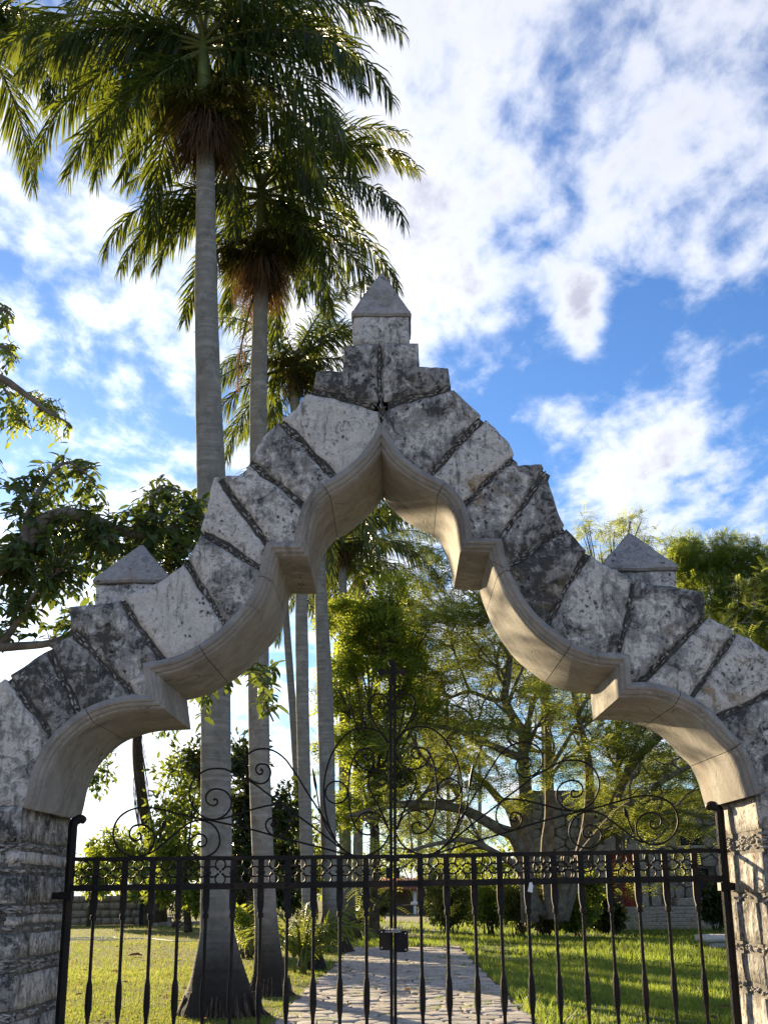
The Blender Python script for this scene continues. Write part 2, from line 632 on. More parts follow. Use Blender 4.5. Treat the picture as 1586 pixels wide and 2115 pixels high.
# moulded cement trim swept round the lobed opening
prof = [(-0.02, 0.10), (-0.02, 0.0), (0.0, -0.020), (0.010, -0.026), (0.020, -0.020), (0.024, -0.008), (0.034, -0.006), (0.044, 0.004),
        (0.046, 0.020), (0.058, 0.024), (0.066, 0.040), (0.067, 0.060), (0.067, TH - 0.03), (0.062, TH - 0.012), (-0.02, TH - 0.010)]
rows = [offset_poly(TRIM_XZ, o * (.72 if o > 0 else 1)) for o, _ in prof]
nP = len(TRIM_XZ)


def trim_near(p):
    return min(range(len(TRIM_PX)), key=lambda i: (TRIM_PX[i][0] - p[0]) ** 2 + (TRIM_PX[i][1] - p[1]) ** 2)


cuts = [0] + [trim_near(p) for p in ((182, 1470), (416, 1339), (541, 1193), (670, 1006), (787.5, 888), (916, 1003), (1046, 1182), (1175, 1333), (1402, 1436), (1522, 1537))] + [nP - 1]
for ca_, cb_ in zip(cuts[:-1], cuts[1:]):
    V, Fs = [], []
    m_ = cb_ - ca_ + 1
    for j, (o, y) in enumerate(prof):
        for i in range(ca_, cb_ + 1):
            x, z = rows[j][i]
            # thin open joint at each end
            if i == ca_ and i > 0:
                nx_, nz_ = rows[j][i + 1]
            elif i == cb_ and i < nP - 1:
                nx_, nz_ = rows[j][i - 1]
            else:
                nx_, nz_ = x, z
            L_ = math.hypot(nx_ - x, nz_ - z)
            if L_ > 1e-6:
                x, z = x + (nx_ - x) / L_ * .0016, z + (nz_ - z) / L_ * .0016
            q = noise.noise_vector(Vector((x * 6, y * 9, z * 6))) * .0035 + noise.noise_vector(Vector((x * 2, y * 3, z * 2))) * .004
            V.append((x + q.x, DY + y + q.y * .6, z + q.z))
    for j in range(len(prof) - 1):
        for i in range(m_ - 1):
            a = j * m_ + i
            Fs.append((a, a + 1, a + m_ + 1, a + m_))
    for i in (0, m_ - 1):
        Fs.append(tuple(j * m_ + i for j in range(len(prof))))
    mb = MB()
    mb.add(V, Fs)
    put('arch_moulding', mb.mesh('arch_moulding', M_TRIM, True, 28), gateway)

# joints: (outer end, inner end) in picture order from the left springing to the right one
J = {1: ((17, 1401), (112, 1523)), 2: ((100, 1339), (161, 1479)), 3: ((149, 1301), (286, 1430)), 4: ((250, 1239), (335, 1358)),
     5: ((384, 1159), (473, 1296)), 6: ((418, 1099), (545, 1176)), 7: ((454, 986), (553, 1111)), 8: ((515, 952), (630, 1049)),
     9: ((579, 869), (697, 988)), 12: ((996, 863), (884, 981)), 13: ((1061, 943), (954, 1043)), 14: ((1126, 970), (1036, 1122)),
     15: ((1166, 1089), (1054, 1174)), 16: ((1213, 1140), (1131, 1288)), 17: ((1308, 1201), (1279, 1352)), 18: ((1453, 1275), (1311, 1411)),
     19: ((1519, 1309), (1434, 1439)), 20: ((1640, 1408), (1485, 1481))}
EXT = {0: [(-130, 1480), (-60, 1440), (10, 1402)], 1: [(20, 1393), (57, 1367), (95, 1342)], 2: [(102, 1330), (144, 1308)],
       3: [(144, 1296), (146, 1250), (204, 1246), (246, 1238)], 4: [(252, 1235), (303, 1212), (340, 1193), (380, 1159)],
       5: [(387, 1151), (401, 1125), (415, 1099)], 6: [(417, 1091), (425, 1055), (435, 1010), (442, 984), (450, 983)],
       7: [(459, 983), (503, 977), (511, 957)], 8: [(517, 946), (530, 918), (549, 892), (573, 871)],
       12: [(937, 805), (965, 831), (992, 855)], 13: [(1000, 864), (1030, 888), (1052, 911), (1061, 936)],
       14: [(1065, 947), (1069, 959), (1120, 957), (1124, 965)], 15: [(1128, 972), (1134, 989), (1149, 1046), (1164, 1083)],
       16: [(1169, 1092), (1187, 1110), (1210, 1136)], 17: [(1217, 1142), (1243, 1163), (1274, 1180), (1303, 1196)],
       18: [(1312, 1200), (1402, 1214), (1453, 1218), (1457, 1269)], 19: [(1462, 1274), (1513, 1302)],
       20: [(1524, 1307), (1546, 1318), (1586, 1343), (1640, 1372), (1700, 1400)]}


def trim_idx(p):
    return min(range(len(TRIM_PX)), key=lambda i: (TRIM_PX[i][0] - p[0]) ** 2 + (TRIM_PX[i][1] - p[1]) ** 2)


def inset_to(p, q, c, d):
    """move p by d px perpendicular to joint pq towards c"""
    e = Vector((q[0] - p[0], q[1] - p[1])).normalized()
    nrm = Vector((-e.y, e.x))
    if nrm.dot(Vector((c[0] - p[0], c[1] - p[1]))) < 0:
        nrm = -nrm
    return (p[0] + nrm.x * d, p[1] + nrm.y * d)


i_peak = trim_idx((787.5, 888))
BLOCKS = []      # (polygon px, tone, ochre)
GAP = 5.0


def block(k0, k1, ext, tone, och, extra_end=None):
    t0 = trim_idx(J[k0][1]) if k0 in J else (0 if k0 == 'L' else i_peak)
    t1 = trim_idx(J[k1][1]) if k1 in J else (len(TRIM_PX) - 1 if k1 == 'R' else i_peak)
    inner = TRIM_PX[t0:t1 + 1]
    c = (sum(p[0] for p in ext + inner) / len(ext + inner), sum(p[1] for p in ext + inner) / len(ext + inner))
    poly = list(ext)
    if k1 in J:
        poly.append(inset_to(J[k1][0], J[k1][1], c, GAP))
        inner[-1] = inset_to(inner[-1], J[k1][0], c, GAP)
    if extra_end:
        poly += extra_end
    poly += inner[::-1]
    if k0 in J:
        poly[-1] = inset_to(inner[0], J[k0][0], c, GAP)
        poly.append(inset_to(J[k0][0], J[k0][1], c, GAP))
    return poly, tone, och


BLOCKS.append(block('L', 1, EXT[0], 0.35, 0.5)[0:3])
BLOCKS[-1] = (BLOCKS[-1][0] + [(-130, 1664)], 0.34, 0.5)
for k, tone, och in ((1, 0.92, 0.3), (2, 0.86, 0.1), (3, 0.62, 0.25), (4, 0.12, 0.0), (5, 0.52, 0.35), (6, 0.16, 0.0), (7, 0.42, 0.1), (8, 0.68, 0.0)):
    BLOCKS.append(block(k, k + 1, EXT[k], tone, och))
BLOCKS.append(block(9, 'P', [(583, 861), (613, 839), (632, 811), (641, 809)], 0.10, 0.0, [(782, 845), (786, 850)]))
BLOCKS.append(([(646, 800), (651, 786), (655, 767), (708, 763), (710, 712), (723, 710), (781, 709), (782, 832), (770, 832), (720, 819)], 0.88, 0.0))
BLOCKS.append(([(791, 708), (865, 705), (865, 755), (924, 755), (928, 782), (931, 795), (870, 812), (800, 831), (792, 832)], 0.90, 0.2))
BLOCKS.append(block('P', 12, [(790, 850), (796, 842), (870, 822)] + EXT[12], 0.66, 0.1))
for k, tone, och in ((12, 0.28, 1.0), (13, 0.78, 0.8), (14, 0.74, 0.2), (15, 0.92, 0.5), (16, 0.60, 0.1), (17, 0.74, 0.8), (18, 0.50, 0.3), (19, 0.45, 0.9)):
    BLOCKS.append(block(k, k + 1, EXT[k + 1], tone, och))
BLOCKS.append(block(20, 'R', [(1640, 1424), (1720, 1445), (1720, 1634)], 0.78, 0.3))


def area2(p):
    return sum(p[i][0] * p[(i + 1) % len(p)][1] - p[(i + 1) % len(p)][0] * p[i][1] for i in range(len(p))) / 2


def seg_dist(p, a, b):
    ab = b - a
    t = max(0, min(1, (p - a).dot(ab) / max(ab.dot(ab), 1e-12)))
    return (p - a - ab * t).length


def resample(poly, step, jit=0.0, seed=0):
    out = []
    n = len(poly)
    for i in range(n):
        a, b = Vector(poly[i]), Vector(poly[(i + 1) % n])
        L = (b - a).length
        m = max(1, int(round(L / step)))
        for k in range(m):
            p = a.lerp(b, k / m)
            if jit:
                q = noise.noise_vector(Vector((p.x * 9, p.y * 9, seed))) * jit + noise.noise_vector(Vector((p.x * 31, p.y * 31, seed))) * jit * 0.5
                p = p + Vector((q.x, q.y))
            out.append(p)
    return out


def slab(poly_xz, y0, y1, mat, seed, step=0.028, jit=0.010, rough=0.008, rnd=0.016, name='block'):
    """thick stone slab from an XZ outline: uneven dressed face, rounded worn arris"""
    P = resample(poly_xz, step, jit, seed)
    if area2(P) < 0:
        P = P[::-1]
    n = len(P)
    # worn arris ring
    cen = sum(P, Vector((0, 0))) / n
    ring = []
    for i in range(n):
        e0 = (P[i] - P[i - 1])
        e1 = (P[(i + 1) % n] - P[i])
        t = (e0.normalized() + e1.normalized())
        t = t.normalized() if t.length > 1e-6 else e1.normalized()
        nn = Vector((-t.y, t.x))
        ring.append(P[i] + nn * rnd)
    xs, zs = [p.x for p in P], [p.y for p in P]
    inner = []
    g = step * 1.15
    z = min(zs)
    row = 0
    while z < max(zs):
        x = min(xs) + (g / 2 if row % 2 else 0)
        while x < max(xs):
            q = Vector((x + random.uniform(-.2, .2) * g, z + random.uniform(-.2, .2) * g))
            if inside(q, P) and min(seg_dist(q, P[i], P[(i + 1) % n]) for i in range(n)) > rnd + g * 0.55:
                inner.append(q)
            x += g
        z += g * 0.87
        row += 1
    pts = P + ring + inner
    edges = [(i, (i + 1) % n) for i in range(n)]
    vv, ee, ff, ov, oe, of = delaunay_2d_cdt([Vector((p.x, p.y)) for p in pts], edges, [], 1, 1e-6)
    verts = []
    for k, p in enumerate(vv):
        src = ov[k]
        on_edge = any(s < n for s in src)
        d = noise.fractal(Vector((p.x * 7, seed * 3.1, p.y * 7)), 1.0, 2.0, 4) * rough + noise.noise(Vector((p.x * 2.3, seed * 1.7, p.y * 2.3))) * rough * 1.2
        verts.append((p.x, y0 + d + (rnd if on_edge else 0.0), p.y))
    faces = [tuple(reversed(f)) for f in ff]
    # orient front faces towards -Y
    f0 = faces[0]
    a, b_, c_ = (Vector(verts[i]) for i in f0[:3])
    if (b_ - a).cross(c_ - a).y > 0:
        faces = [tuple(reversed(f)) for f in faces]
    # boundary order -> side walls
    idx = {}
    for k in range(len(vv)):
        for s in ov[k]:
            if s < n and s not in idx:
                idx[s] = k
    o = len(verts)
    for i in range(n):
        p = vv[idx[i]] if i in idx else P[i]
        verts.append((p.x, y1, p.y))
    for i in range(n):
        j = (i + 1) % n
        if i in idx and j in idx:
            faces.append((idx[i], o + i, o + j, idx[j]))
    faces.append(tuple(o + i for i in range(n)))
    me = bpy.data.meshes.new(name)
    me.from_pydata(verts, [], faces)
    me.materials.append(mat)
    me.polygons.foreach_set('use_smooth', [True] * len(me.polygons))
    me.update()
    bm = bmesh.new()
    bm.from_mesh(me)
    bmesh.ops.recalc_face_normals(bm, faces=bm.faces)
    bm.to_mesh(me)
    bm.free()
    me.set_sharp_from_angle(angle=R(50))
    return me


def inside(q, P):
    c = False
    n = len(P)
    j = n - 1
    for i in range(n):
        if ((P[i].y > q.y) != (P[j].y > q.y)) and (q.x < (P[j].x - P[i].x) * (q.y - P[i].y) / (P[j].y - P[i].y) + P[i].x):
            c = not c
        j = i
    return c


for k, (poly, tone, och) in enumerate(BLOCKS):
    me = slab([fp(p) for p in poly], DY + random.uniform(-0.004, 0.006), DY + TH - 0.014, M_STONE, k * 1.37 + 2, name='voussoir')
    o = put('voussoir', me, gateway)
    o['tone'] = tone
    o['ochre'] = och


# joints packed with little stone chips ("chain" of slivers pressed into dark mortar)
def chip(mb, c, e, nrm, L, W, H):
    """a sliver of stone: long axis e, width axis nrm, proud towards -Y"""
    c, e, nrm = Vector(c), Vector(e), Vector(nrm)
    up = Vector((0, -1, 0))
    V = []
    ring = [(-1, 0), (-.6, .8), (.1, 1), (.7, .75), (1, -.1), (.55, -.85), (-.2, -1), (-.75, -.6)]
    for (a, b) in ring:
        V.append(c + e * (a * L / 2 * random.uniform(.85, 1.1)) + nrm * (b * W / 2 * random.uniform(.8, 1.15)))
    for (a, b) in ring:
        V.append(c + e * (a * L * .34) + nrm * (b * W * .30) + up * (H * random.uniform(.8, 1.2)))
    Fs = [(i, (i + 1) % 8, 8 + (i + 1) % 8, 8 + i) for i in range(8)] + [tuple(range(8, 16))]
    mb.add(V, Fs, 1)


def joint_strip(path_px, wid=15, depth_front=0.016):
    """mortar bed with two lines of chips along a joint path on the front plane"""
    mb = MB()
    P = [Vector((*fp(p),)) for p in path_px]
    m_per_px = 5.5 / F
    wm = wid * m_per_px
    # bed
    n = len(P)
    L_, R_ = [], []
    for i in range(n):
        e = (P[min(i + 1, n - 1)] - P[max(i - 1, 0)]).normalized()
        nn = Vector((-e.y, e.x))
        L_.append(P[i] + nn * wm)
        R_.append(P[i] - nn * wm)
    V = []
    for a, b in zip(L_, R_):
        V += [(a.x, DY + depth_front, a.y), (b.x, DY + depth_front, b.y), (a.x, DY + TH - .02, a.y), (b.x, DY + TH - .02, b.y)]
    Fs = []
    for i in range(n - 1):
        o = i * 4
        Fs += [(o, o + 4, o + 5, o + 1), (o + 2, o + 3, o + 7, o + 6), (o, o + 2, o + 6, o + 4), (o + 1, o + 5, o + 7, o + 3)]
    Fs += [(0, 1, 3, 2), ((n - 1) * 4, (n - 1) * 4 + 2, (n - 1) * 4 + 3, (n - 1) * 4 + 1)]
    mb.add(V, Fs, 0)
    for i in range(n - 1):
        a, b = P[i], P[i + 1]
        e = (b - a).normalized()
        L = (b - a).length
        nn = Vector((-e.y, e.x))
        s = 0.006
        k = 0
        while s < L - 0.008:
            ln = random.choice((.012, .018, .024, .030, .040)) * random.uniform(.8, 1.15)
            fat = random.random() < .16
            for sd in ((0,) if fat else (-1, 1)):
                if random.random() < 0.16:
                    continue
                c = a + e * (s + ln / 2 + (random.uniform(0, .012) if sd > 0 else 0)) + nn * (sd * random.uniform(.0045, .0080) + random.gauss(0, .0012))
                ang = random.gauss(0, .3)
                ee = Vector((e.x * math.cos(ang) - e.y * math.sin(ang), e.x * math.sin(ang) + e.y * math.cos(ang)))
                n2 = Vector((-ee.y, ee.x))
                chip(mb, (c.x, DY + depth_front - .001, c.y), (ee.x, 0, ee.y), (n2.x, 0, n2.y), ln, random.uniform(.006, .012) * (1.7 if fat else 1), random.uniform(.004, .013))
            s += ln * random.uniform(1.0, 1.45)
            k += 1
    o = put('chip_joint', mb.mesh('chip_joint', [M_MORTAR, M_CHIP]), gateway, kind='stuff')
    return o


for k, (a, b) in J.items():
    t = TRIM_PX[trim_idx(b)]
    d = Vector((b[0] - a[0], b[1] - a[1])).normalized()
    nn = Vector((-d.y, d.x))
    mid = ((a[0] + t[0]) / 2 + nn.x * random.uniform(-2, 2), (a[1] + t[1]) / 2 + nn.y * random.uniform(-2, 2))
    joint_strip([(a[0] + d.x * 3, a[1] + d.y * 3), mid, (t[0] - d.x * 4, t[1] - d.y * 4)])
joint_strip([(646, 806), (720, 824), (783, 839)])
joint_strip([(931, 801), (870, 816), (793, 838)])
joint_strip([(786.5, 713), (786, 780), (787.5, 858)])
mbk = MB()
a, b = fp((788, 858)), fp((788, 886))
mbk.box(((a[0] + b[0]) / 2, DY + TH / 2, (a[1] + b[1]) / 2), (0.03, TH - .08, abs(a[1] - b[1])), mi=0)
put('mortar_seam', mbk.mesh('mortar_seam', [M_MORTAR]), gateway)


# pinnacles: block with cornice and pyramid
def pinnacle(cx_px, y_base, y_cap, y_top, half_px, cap_half_px, Yc, base_below=60, steep=None):
    c = at(cx_px, y_cap, Yc)
    zb = at(cx_px, y_base + base_below, Yc).z
    zt = at(cx_px, y_top, Yc).z
    s = Yc / F
    h, hc = half_px * s, cap_half_px * s
    zc = c.z
    blockp = [(c.x - h, zb), (c.x + h, zb), (c.x + h, zc), (c.x - h, zc)]
    me = slab(blockp, Yc - h, Yc + h, M_STONE, cx_px * .1, step=0.025, jit=0.008, rough=0.006, rnd=0.012, name='pinnacle_block')
    o = put('pinnacle_block', me, gateway)
    o['tone'] = 0.36
    o['ochre'] = 0.15
    mb = MB()
    lip = 0.022
    V = []
    for (hh, z) in ((hc * .97, zc + .001), (hc, zc + .006), (hc, zc + lip), (hc * .955, zc + lip + .012)):
        V += [(c.x - hh, Yc - hh, z), (c.x + hh, Yc - hh, z), (c.x + hh, Yc + hh, z), (c.x - hh, Yc + hh, z)]
    V.append((c.x, Yc, zt))
    Fs = [(3, 2, 1, 0)]
    for j in range(3):
        for i in range(4):
            a, b = j * 4 + i, j * 4 + (i + 1) % 4
            Fs.append((a, b, b + 4, a + 4))
    for i in range(4):
        Fs.append((12 + i, 12 + (i + 1) % 4, 16))
    mb.add(V, Fs)
    me = mb.mesh('pyramid_cap', M_CAP)
    bm = bmesh.new()
    bm.from_mesh(me)
    bmesh.ops.bevel(bm, geom=list(bm.edges), offset=0.007, segments=2, affect='EDGES')
    bm.to_mesh(me)
    bm.free()
    bm = bmesh.new()
    bm.from_mesh(me)
    bmesh.ops.triangulate(bm, faces=bm.faces[:])
    bmesh.ops.subdivide_edges(bm, edges=bm.edges[:], cuts=3, use_grid_fill=True)
    for v in bm.verts:
        v.co += noise.noise_vector(v.co * 9) * .005 + noise.noise_vector(v.co * 31) * .003
    bm.to_mesh(me)
    bm.free()
    put('pyramid_cap', me, gateway)


pinnacle(788, 706, 679, 560, 62, 67, DY + 0.30, 30)
pinnacle(288, 1245, 1222, 1122, 74, 81, DY + 0.40, 90)
pinnacle(1306, 1205, 1198, 1098, 75, 81, DY + 0.40, 90)

# pillars: courses of corner blocks with chip-packed beds
LX, RX = fp((57, 1668))[0], fp((1562, 1640))[0]
zs_l = fp((57, 1672))[1]
zs_r = fp((1562, 1644))[1]


def rough_box(x0, x1, y0, y1, z0, z1, seed, amp=0.012, n=0.055):
    """a worn ashlar block: subdivided box pushed about by noise, corners eased"""
    bm = bmesh.new()
    bmesh.ops.create_cube(bm, size=1.0)
    sx, sy, sz = x1 - x0, y1 - y0, z1 - z0
    for v in bm.verts:
        v.co = Vector((x0 + (v.co.x + .5) * sx, y0 + (v.co.y + .5) * sy, z0 + (v.co.z + .5) * sz))
    bmesh.ops.bevel(bm, geom=list(bm.edges), offset=min(0.014, sz * .2), segments=2, affect='EDGES')
    for ax, ln in ((0, sx), (1, sy), (2, sz)):
        m = max(1, int(ln / n))
        for k in range(1, m):
            co = [0, 0, 0]
            no = [0, 0, 0]
            co[ax] = (x0, y0, z0)[ax] + ln * k / m
            no[ax] = 1
            bmesh.ops.bisect_plane(bm, geom=list(bm.verts) + list(bm.edges) + list(bm.faces), plane_co=co, plane_no=no)
    for v in bm.verts:
        q = noise.noise_vector(Vector((v.co.x * 5, v.co.y * 5, v.co.z * 5 + seed))) * amp + noise.noise_vector(Vector((v.co.x * 8.5, v.co.y * 8.5, v.co.z * 8.5 + seed))) * amp * .6
        v.co += q
    bmesh.ops.recalc_face_normals(bm, faces=bm.faces)
    me = bpy.data.meshes.new('pillar_stone')
    bm.to_mesh(me)
    bm.free()
    me.materials.append(M_STONE)
    me.polygons.foreach_set('use_smooth', [True] * len(me.polygons))
    return me


def chip_bed(x0, x1, zc, hh, xin, side, seed, n_front, wav=0.02):
    """packed slivers in a horizontal bed: along the front face and round the reveal"""
    mb = MB()
    rnd = random.Random(seed)
    c = ((x0 + x1) / 2, DY + TH / 2, zc)
    mb.box(c, (abs(x1 - x0) - .022, TH - .034, hh * 2 + .05), mi=0)
    for k in range(int(n_front * 1.5)):
        x = rnd.uniform(min(x0, x1), max(x0, x1))
        z = zc + rnd.uniform(-1, 1) * hh + math.sin(x * 14 + seed) * wav * .3
        ang = rnd.uniform(-.3, .3)
        chip(mb, (x, DY + 0.010, z), (math.cos(ang), 0, math.sin(ang)), (-math.sin(ang), 0, math.cos(ang)), rnd.uniform(.03, .055), rnd.uniform(.008, .014), rnd.uniform(.008, .018))
    o2 = len(mb.v)
    for k in range(int(n_front * 0.8)):
        y = rnd.uniform(DY + .03, DY + TH - .05)
        z = zc + rnd.uniform(-1, 1) * hh * .8
        ang = rnd.uniform(-.3, .3)
        V0 = len(mb.v)
        chip(mb, (0, 0, 0), (math.cos(ang), 0, math.sin(ang)), (-math.sin(ang), 0, math.cos(ang)), rnd.uniform(.03, .05), rnd.uniform(.008, .013), rnd.uniform(.006, .012))
        for i in range(V0, len(mb.v)):
            p = mb.v[i]
            mb.v[i] = (xin + side * (-p[1] - .009), y + p[0], z + p[2])
    put('chip_bed', mb.mesh('chip_bed', [M_BED, M_CHIP2]), gateway, kind='stuff')


def pillar(xin, xout, z_top, courses, beds, side, seed):
    """courses: list of (z0,z1,[x splits as fraction]) ; side=+1 means the opening lies at larger x"""
    for (z0, z1, tone, och, splits) in courses:
        xs = [0.0] + splits + [1.0]
        for a, b in zip(xs[:-1], xs[1:]):
            xa, xb = xin + (xout - xin) * a, xin + (xout - xin) * b
            j = random.uniform(-.006, .006)
            me = rough_box(min(xa, xb) + (.006 if a > 0 or side < 0 else 0), max(xa, xb) - (.006 if a > 0 or side > 0 else 0), DY + j, DY + TH - .01, z0, z1, seed + z0 * 3 + a, 0.006)
            o = put('pillar_stone', me, gateway)
            o['tone'] = min(1, max(0, tone + random.uniform(-.12, .12)))
            o['ochre'] = och
    for (zc, hh, nf) in beds:
        chip_bed(xin, xout, zc, hh, xin, side, seed + zc * 7, nf)


def zl(py):
    return fp((50, py))[1]


def zr(py):
    return fp((1565, py))[1]


pillar(LX, LX - 0.62, zs_l, [
    (zl(1742), zl(1660), .55, .1, [.75]), (zl(1790), zl(1752), .25, .0, [.14, .22, .8]), (zl(1872), zl(1800), .80, .0, [.7]),
    (zl(1915), zl(1886), .45, .3, [.10, .5]), (zl(1988), zl(1924), .55, .0, [.55]), (zl(2098), zl(2010), .50, .0, [.65]),
    (zl(2215), zl(2110), .50, .2, [.5]), (zl(2330), zl(2225), .6, .0, [.7]), (zl(2455), zl(2340), .6, .0, [.5]), (0.0, zl(2465), .6, .2, [.6])],
    [(zl(1656), .010, 26), (zl(1747), .013, 46), (zl(1796), .007, 26), (zl(1879), .016, 60), (zl(1919), .006, 22), (zl(1999), .026, 90), (zl(2104), .014, 40),
     (zl(2220), .012, 30), (zl(2335), .012, 30), (zl(2460), .012, 30)], 1, 3.3)
pillar(RX, RX + 0.62, zs_r, [
    (zr(1718), zr(1636), .45, .4, [.7]), (zr(1848), zr(1752), .50, .8, [.6]), (zr(1960), zr(1858), .62, .5, [.75]),
    (zr(2048), zr(1972), .75, .2, [.5]), (zr(2170), zr(2064), .6, .4, [.7]), (zr(2290), zr(2180), .6, .3, [.5]), (zr(2420), zr(2300), .6, .2, [.7]), (0.0, zr(2430), .6, .2, [.5])],
    [(zr(1630), .010, 26), (zr(1735), .036, 120), (zr(1853), .010, 20), (zr(1966), .014, 40), (zr(2056), .018, 50), (zr(2175), .012, 30), (zr(2295), .012, 30), (zr(2425), .012, 30)], -1, 8.8)

# ------------------------------------------------------------------ wrought-iron gate, two leaves
GY = DY + 0.55
GC = 811.5      # meeting line in the picture


def gp(px, py, dy=0.0):
    q = at(px, py, GY + dy)
    return q


gl = thing('gate_leaf', (gp(480, 2000).x, GY, 0.06), 'left leaf of the black wrought-iron gate, hinged on the left pillar', 'gate', 'leaves of the iron gate')
gr = thing('gate_leaf', (gp(1150, 2000).x, GY, 0.06), 'right leaf of the black wrought-iron gate, with white tag on its rail', 'gate', 'leaves of the iron gate')
GS = GY / F      # metres per picture pixel on the gate plane

BARS_L = [(197, 1834), (257, 1834), (314, 1833), (370, 1832), (427, 1831), (482, 1830), (539, 1829), (594, 1828), (648, 1827), (702, 1826), (756, 1826)]
BARS_R = [(868, 1824), (922, 1823), (979, 1823), (1032, 1822), (1088, 1821), (1144, 1820), (1200, 1819), (1258, 1818), (1316, 1817), (1374.5, 1816), (1436, 1815)]
BOT = 0.10


def z_line(xa, za, xb, zb, x):
    return za + (zb - za) * (x - xa) / (xb - xa)


def build_leaf(root, bars, hinge_px, meet_px, toprail, lowrail):
    """toprail/lowrail: pixel pairs ((x,y),(x,y)) from hinge to meeting stile"""
    t0, t1 = gp(*toprail[0]), gp(*toprail[1])
    l0, l1 = gp(*lowrail[0]), gp(*lowrail[1])

    def ztop(x):
        return z_line(t0.x, t0.z, t1.x, t1.z, x)

    def zlow(x):
        return z_line(l0.x, l0.z, l1.x, l1.z, x)
    sgn = 1 if t1.x > t0.x else -1
    # rails
    for nm, f, h, d in (('top_rail', ztop, 0.019, 0.022), ('lock_rail', zlow, 0.029, 0.012)):
        mb = MB()
        n = 14
        for k in range(n):
            xa = t0.x + (t1.x - t0.x) * k / n
            xb = t0.x + (t1.x - t0.x) * (k + 1) / n
        a, b = Vector((t0.x, GY - (0.018 if nm == 'lock_rail' else 0), f(t0.x))), Vector((t1.x, GY - (0.018 if nm == 'lock_rail' else 0), f(t1.x)))
        V = []
        for k in range(n + 1):
            p = a.lerp(b, k / n)
            wob = 0.0012 * math.sin(k * 2.3 + sgn)
            for (yy, zz) in ((-d / 2, -h / 2), (d / 2, -h / 2), (d / 2, h / 2), (-d / 2, h / 2)):
                V.append((p.x, p.y + yy, p.z + zz + wob))
        Fs = []
        for k in range(n):
            for i in range(4):
                o = k * 4
                Fs.append((o + i, o + (i + 1) % 4, o + 4 + (i + 1) % 4, o + 4 + i))
        Fs += [(3, 2, 1, 0), (n * 4, n * 4 + 1, n * 4 + 2, n * 4 + 3)]
        mb.add(V, Fs)
        rail = put(nm, mb.mesh(nm, M_IRON), root)
        if nm == 'lock_rail':
            mr = MB()
            mr.lathe((0, 0, 0), [(0.0085, 0.0), (0.0085, 0.002), (0.006, 0.005), (0.002, 0.0065)], 8)
            rme = mr.mesh('rivet', M_IRON, True)
            for (bx, by) in bars:
                p = gp(bx, by)
                r = put('rivet', rme, rail)
                r.rotation_euler = (R(90), 0, 0)
                r.location = (p.x, GY - 0.018 - d / 2, zlow(p.x))
    mb = MB()
    mb.box(((t0.x + t1.x) / 2, GY, BOT), (abs(t1.x - t0.x), 0.02, 0.034))
    put('bottom_rail', mb.mesh('bottom_rail', M_IRON), root)
    # bars with spatulate head, collar and forged swelling
    for (bx, by) in bars:
        p = gp(bx, by)
        x = p.x
        zt, zl_ = ztop(x), zlow(x)
        mb = MB()
        hw = 0.0148
        # flat head between the rails and just below, then taper
        prof_ = [(hw * .95, .006, zt - .005), (hw, .006, zl_), (hw * 1.12, .006, zl_ - 0.07), (hw * 1.0, .007, zl_ - .095), (0.010, .009, zl_ - .118), (0.009, .009, zl_ - .126)]
        V = []
        for (a, b, z) in prof_:
            V += [(x - a, GY - b, z), (x + a, GY - b, z), (x + a, GY + b, z), (x - a, GY + b, z)]
        Fs = [(0, 1, 2, 3)]
        for j in range(len(prof_) - 1):
            for i in range(4):
                Fs.append((j * 4 + i, j * 4 + 4 + i, j * 4 + 4 + (i + 1) % 4, j * 4 + (i + 1) % 4))
        mb.add(V, Fs)
        zsw = zl_ - 0.505
        sk = 1 + .08 * math.sin(bx * 1.7)
        sw = [(0.0082, zl_ - .122), (0.0084, zsw + .105), (0.0092, zsw + .092), (0.0145 * sk, zsw + .065), (0.0162 * sk, zsw + .02), (0.0162 * sk, zsw - .03), (0.0130, zsw - .06), (0.0090, zsw - .085), (0.0084, zsw - .1), (0.0084, BOT)]
        mb.lathe((x, GY, 0), [(r, z) for r, z in sw], 8)
        bar = put('bar', mb.mesh('bar', M_IRON, True, 35), root)
        mc = MB()
        mc.lathe((x, GY, zl_ - .134), [(0.009, -.013), (0.0148, -.011), (0.0158, 0), (0.0148, .011), (0.009, .013)], 8)
        put('collar', mc.mesh('collar', M_IRON, True, 40), bar)
        mc = MB()
        mc.lathe((x, GY, (zt + zl_) / 2 - .003), [(0.012, -.008), (0.0195, -.007), (0.0205, 0), (0.0195, .007), (0.012, .008)], 6)
        put('collar', mc.mesh('collar', M_IRON, True, 40), bar)
    # quatrefoils of four rings between the bars
    xs = [t0.x + sgn * 0.012] + [gp(*b).x for b in bars] + [t1.x - sgn * 0.005]
    mr = MB()
    rr = 0.0240
    mr.tube([(rr * math.cos(a), 0, rr * math.sin(a)) for a in [R(12 + 336 * k / 22) for k in range(23)]], 0.0042, 5)
    ring_me = mr.mesh('ring', M_IRON, True)
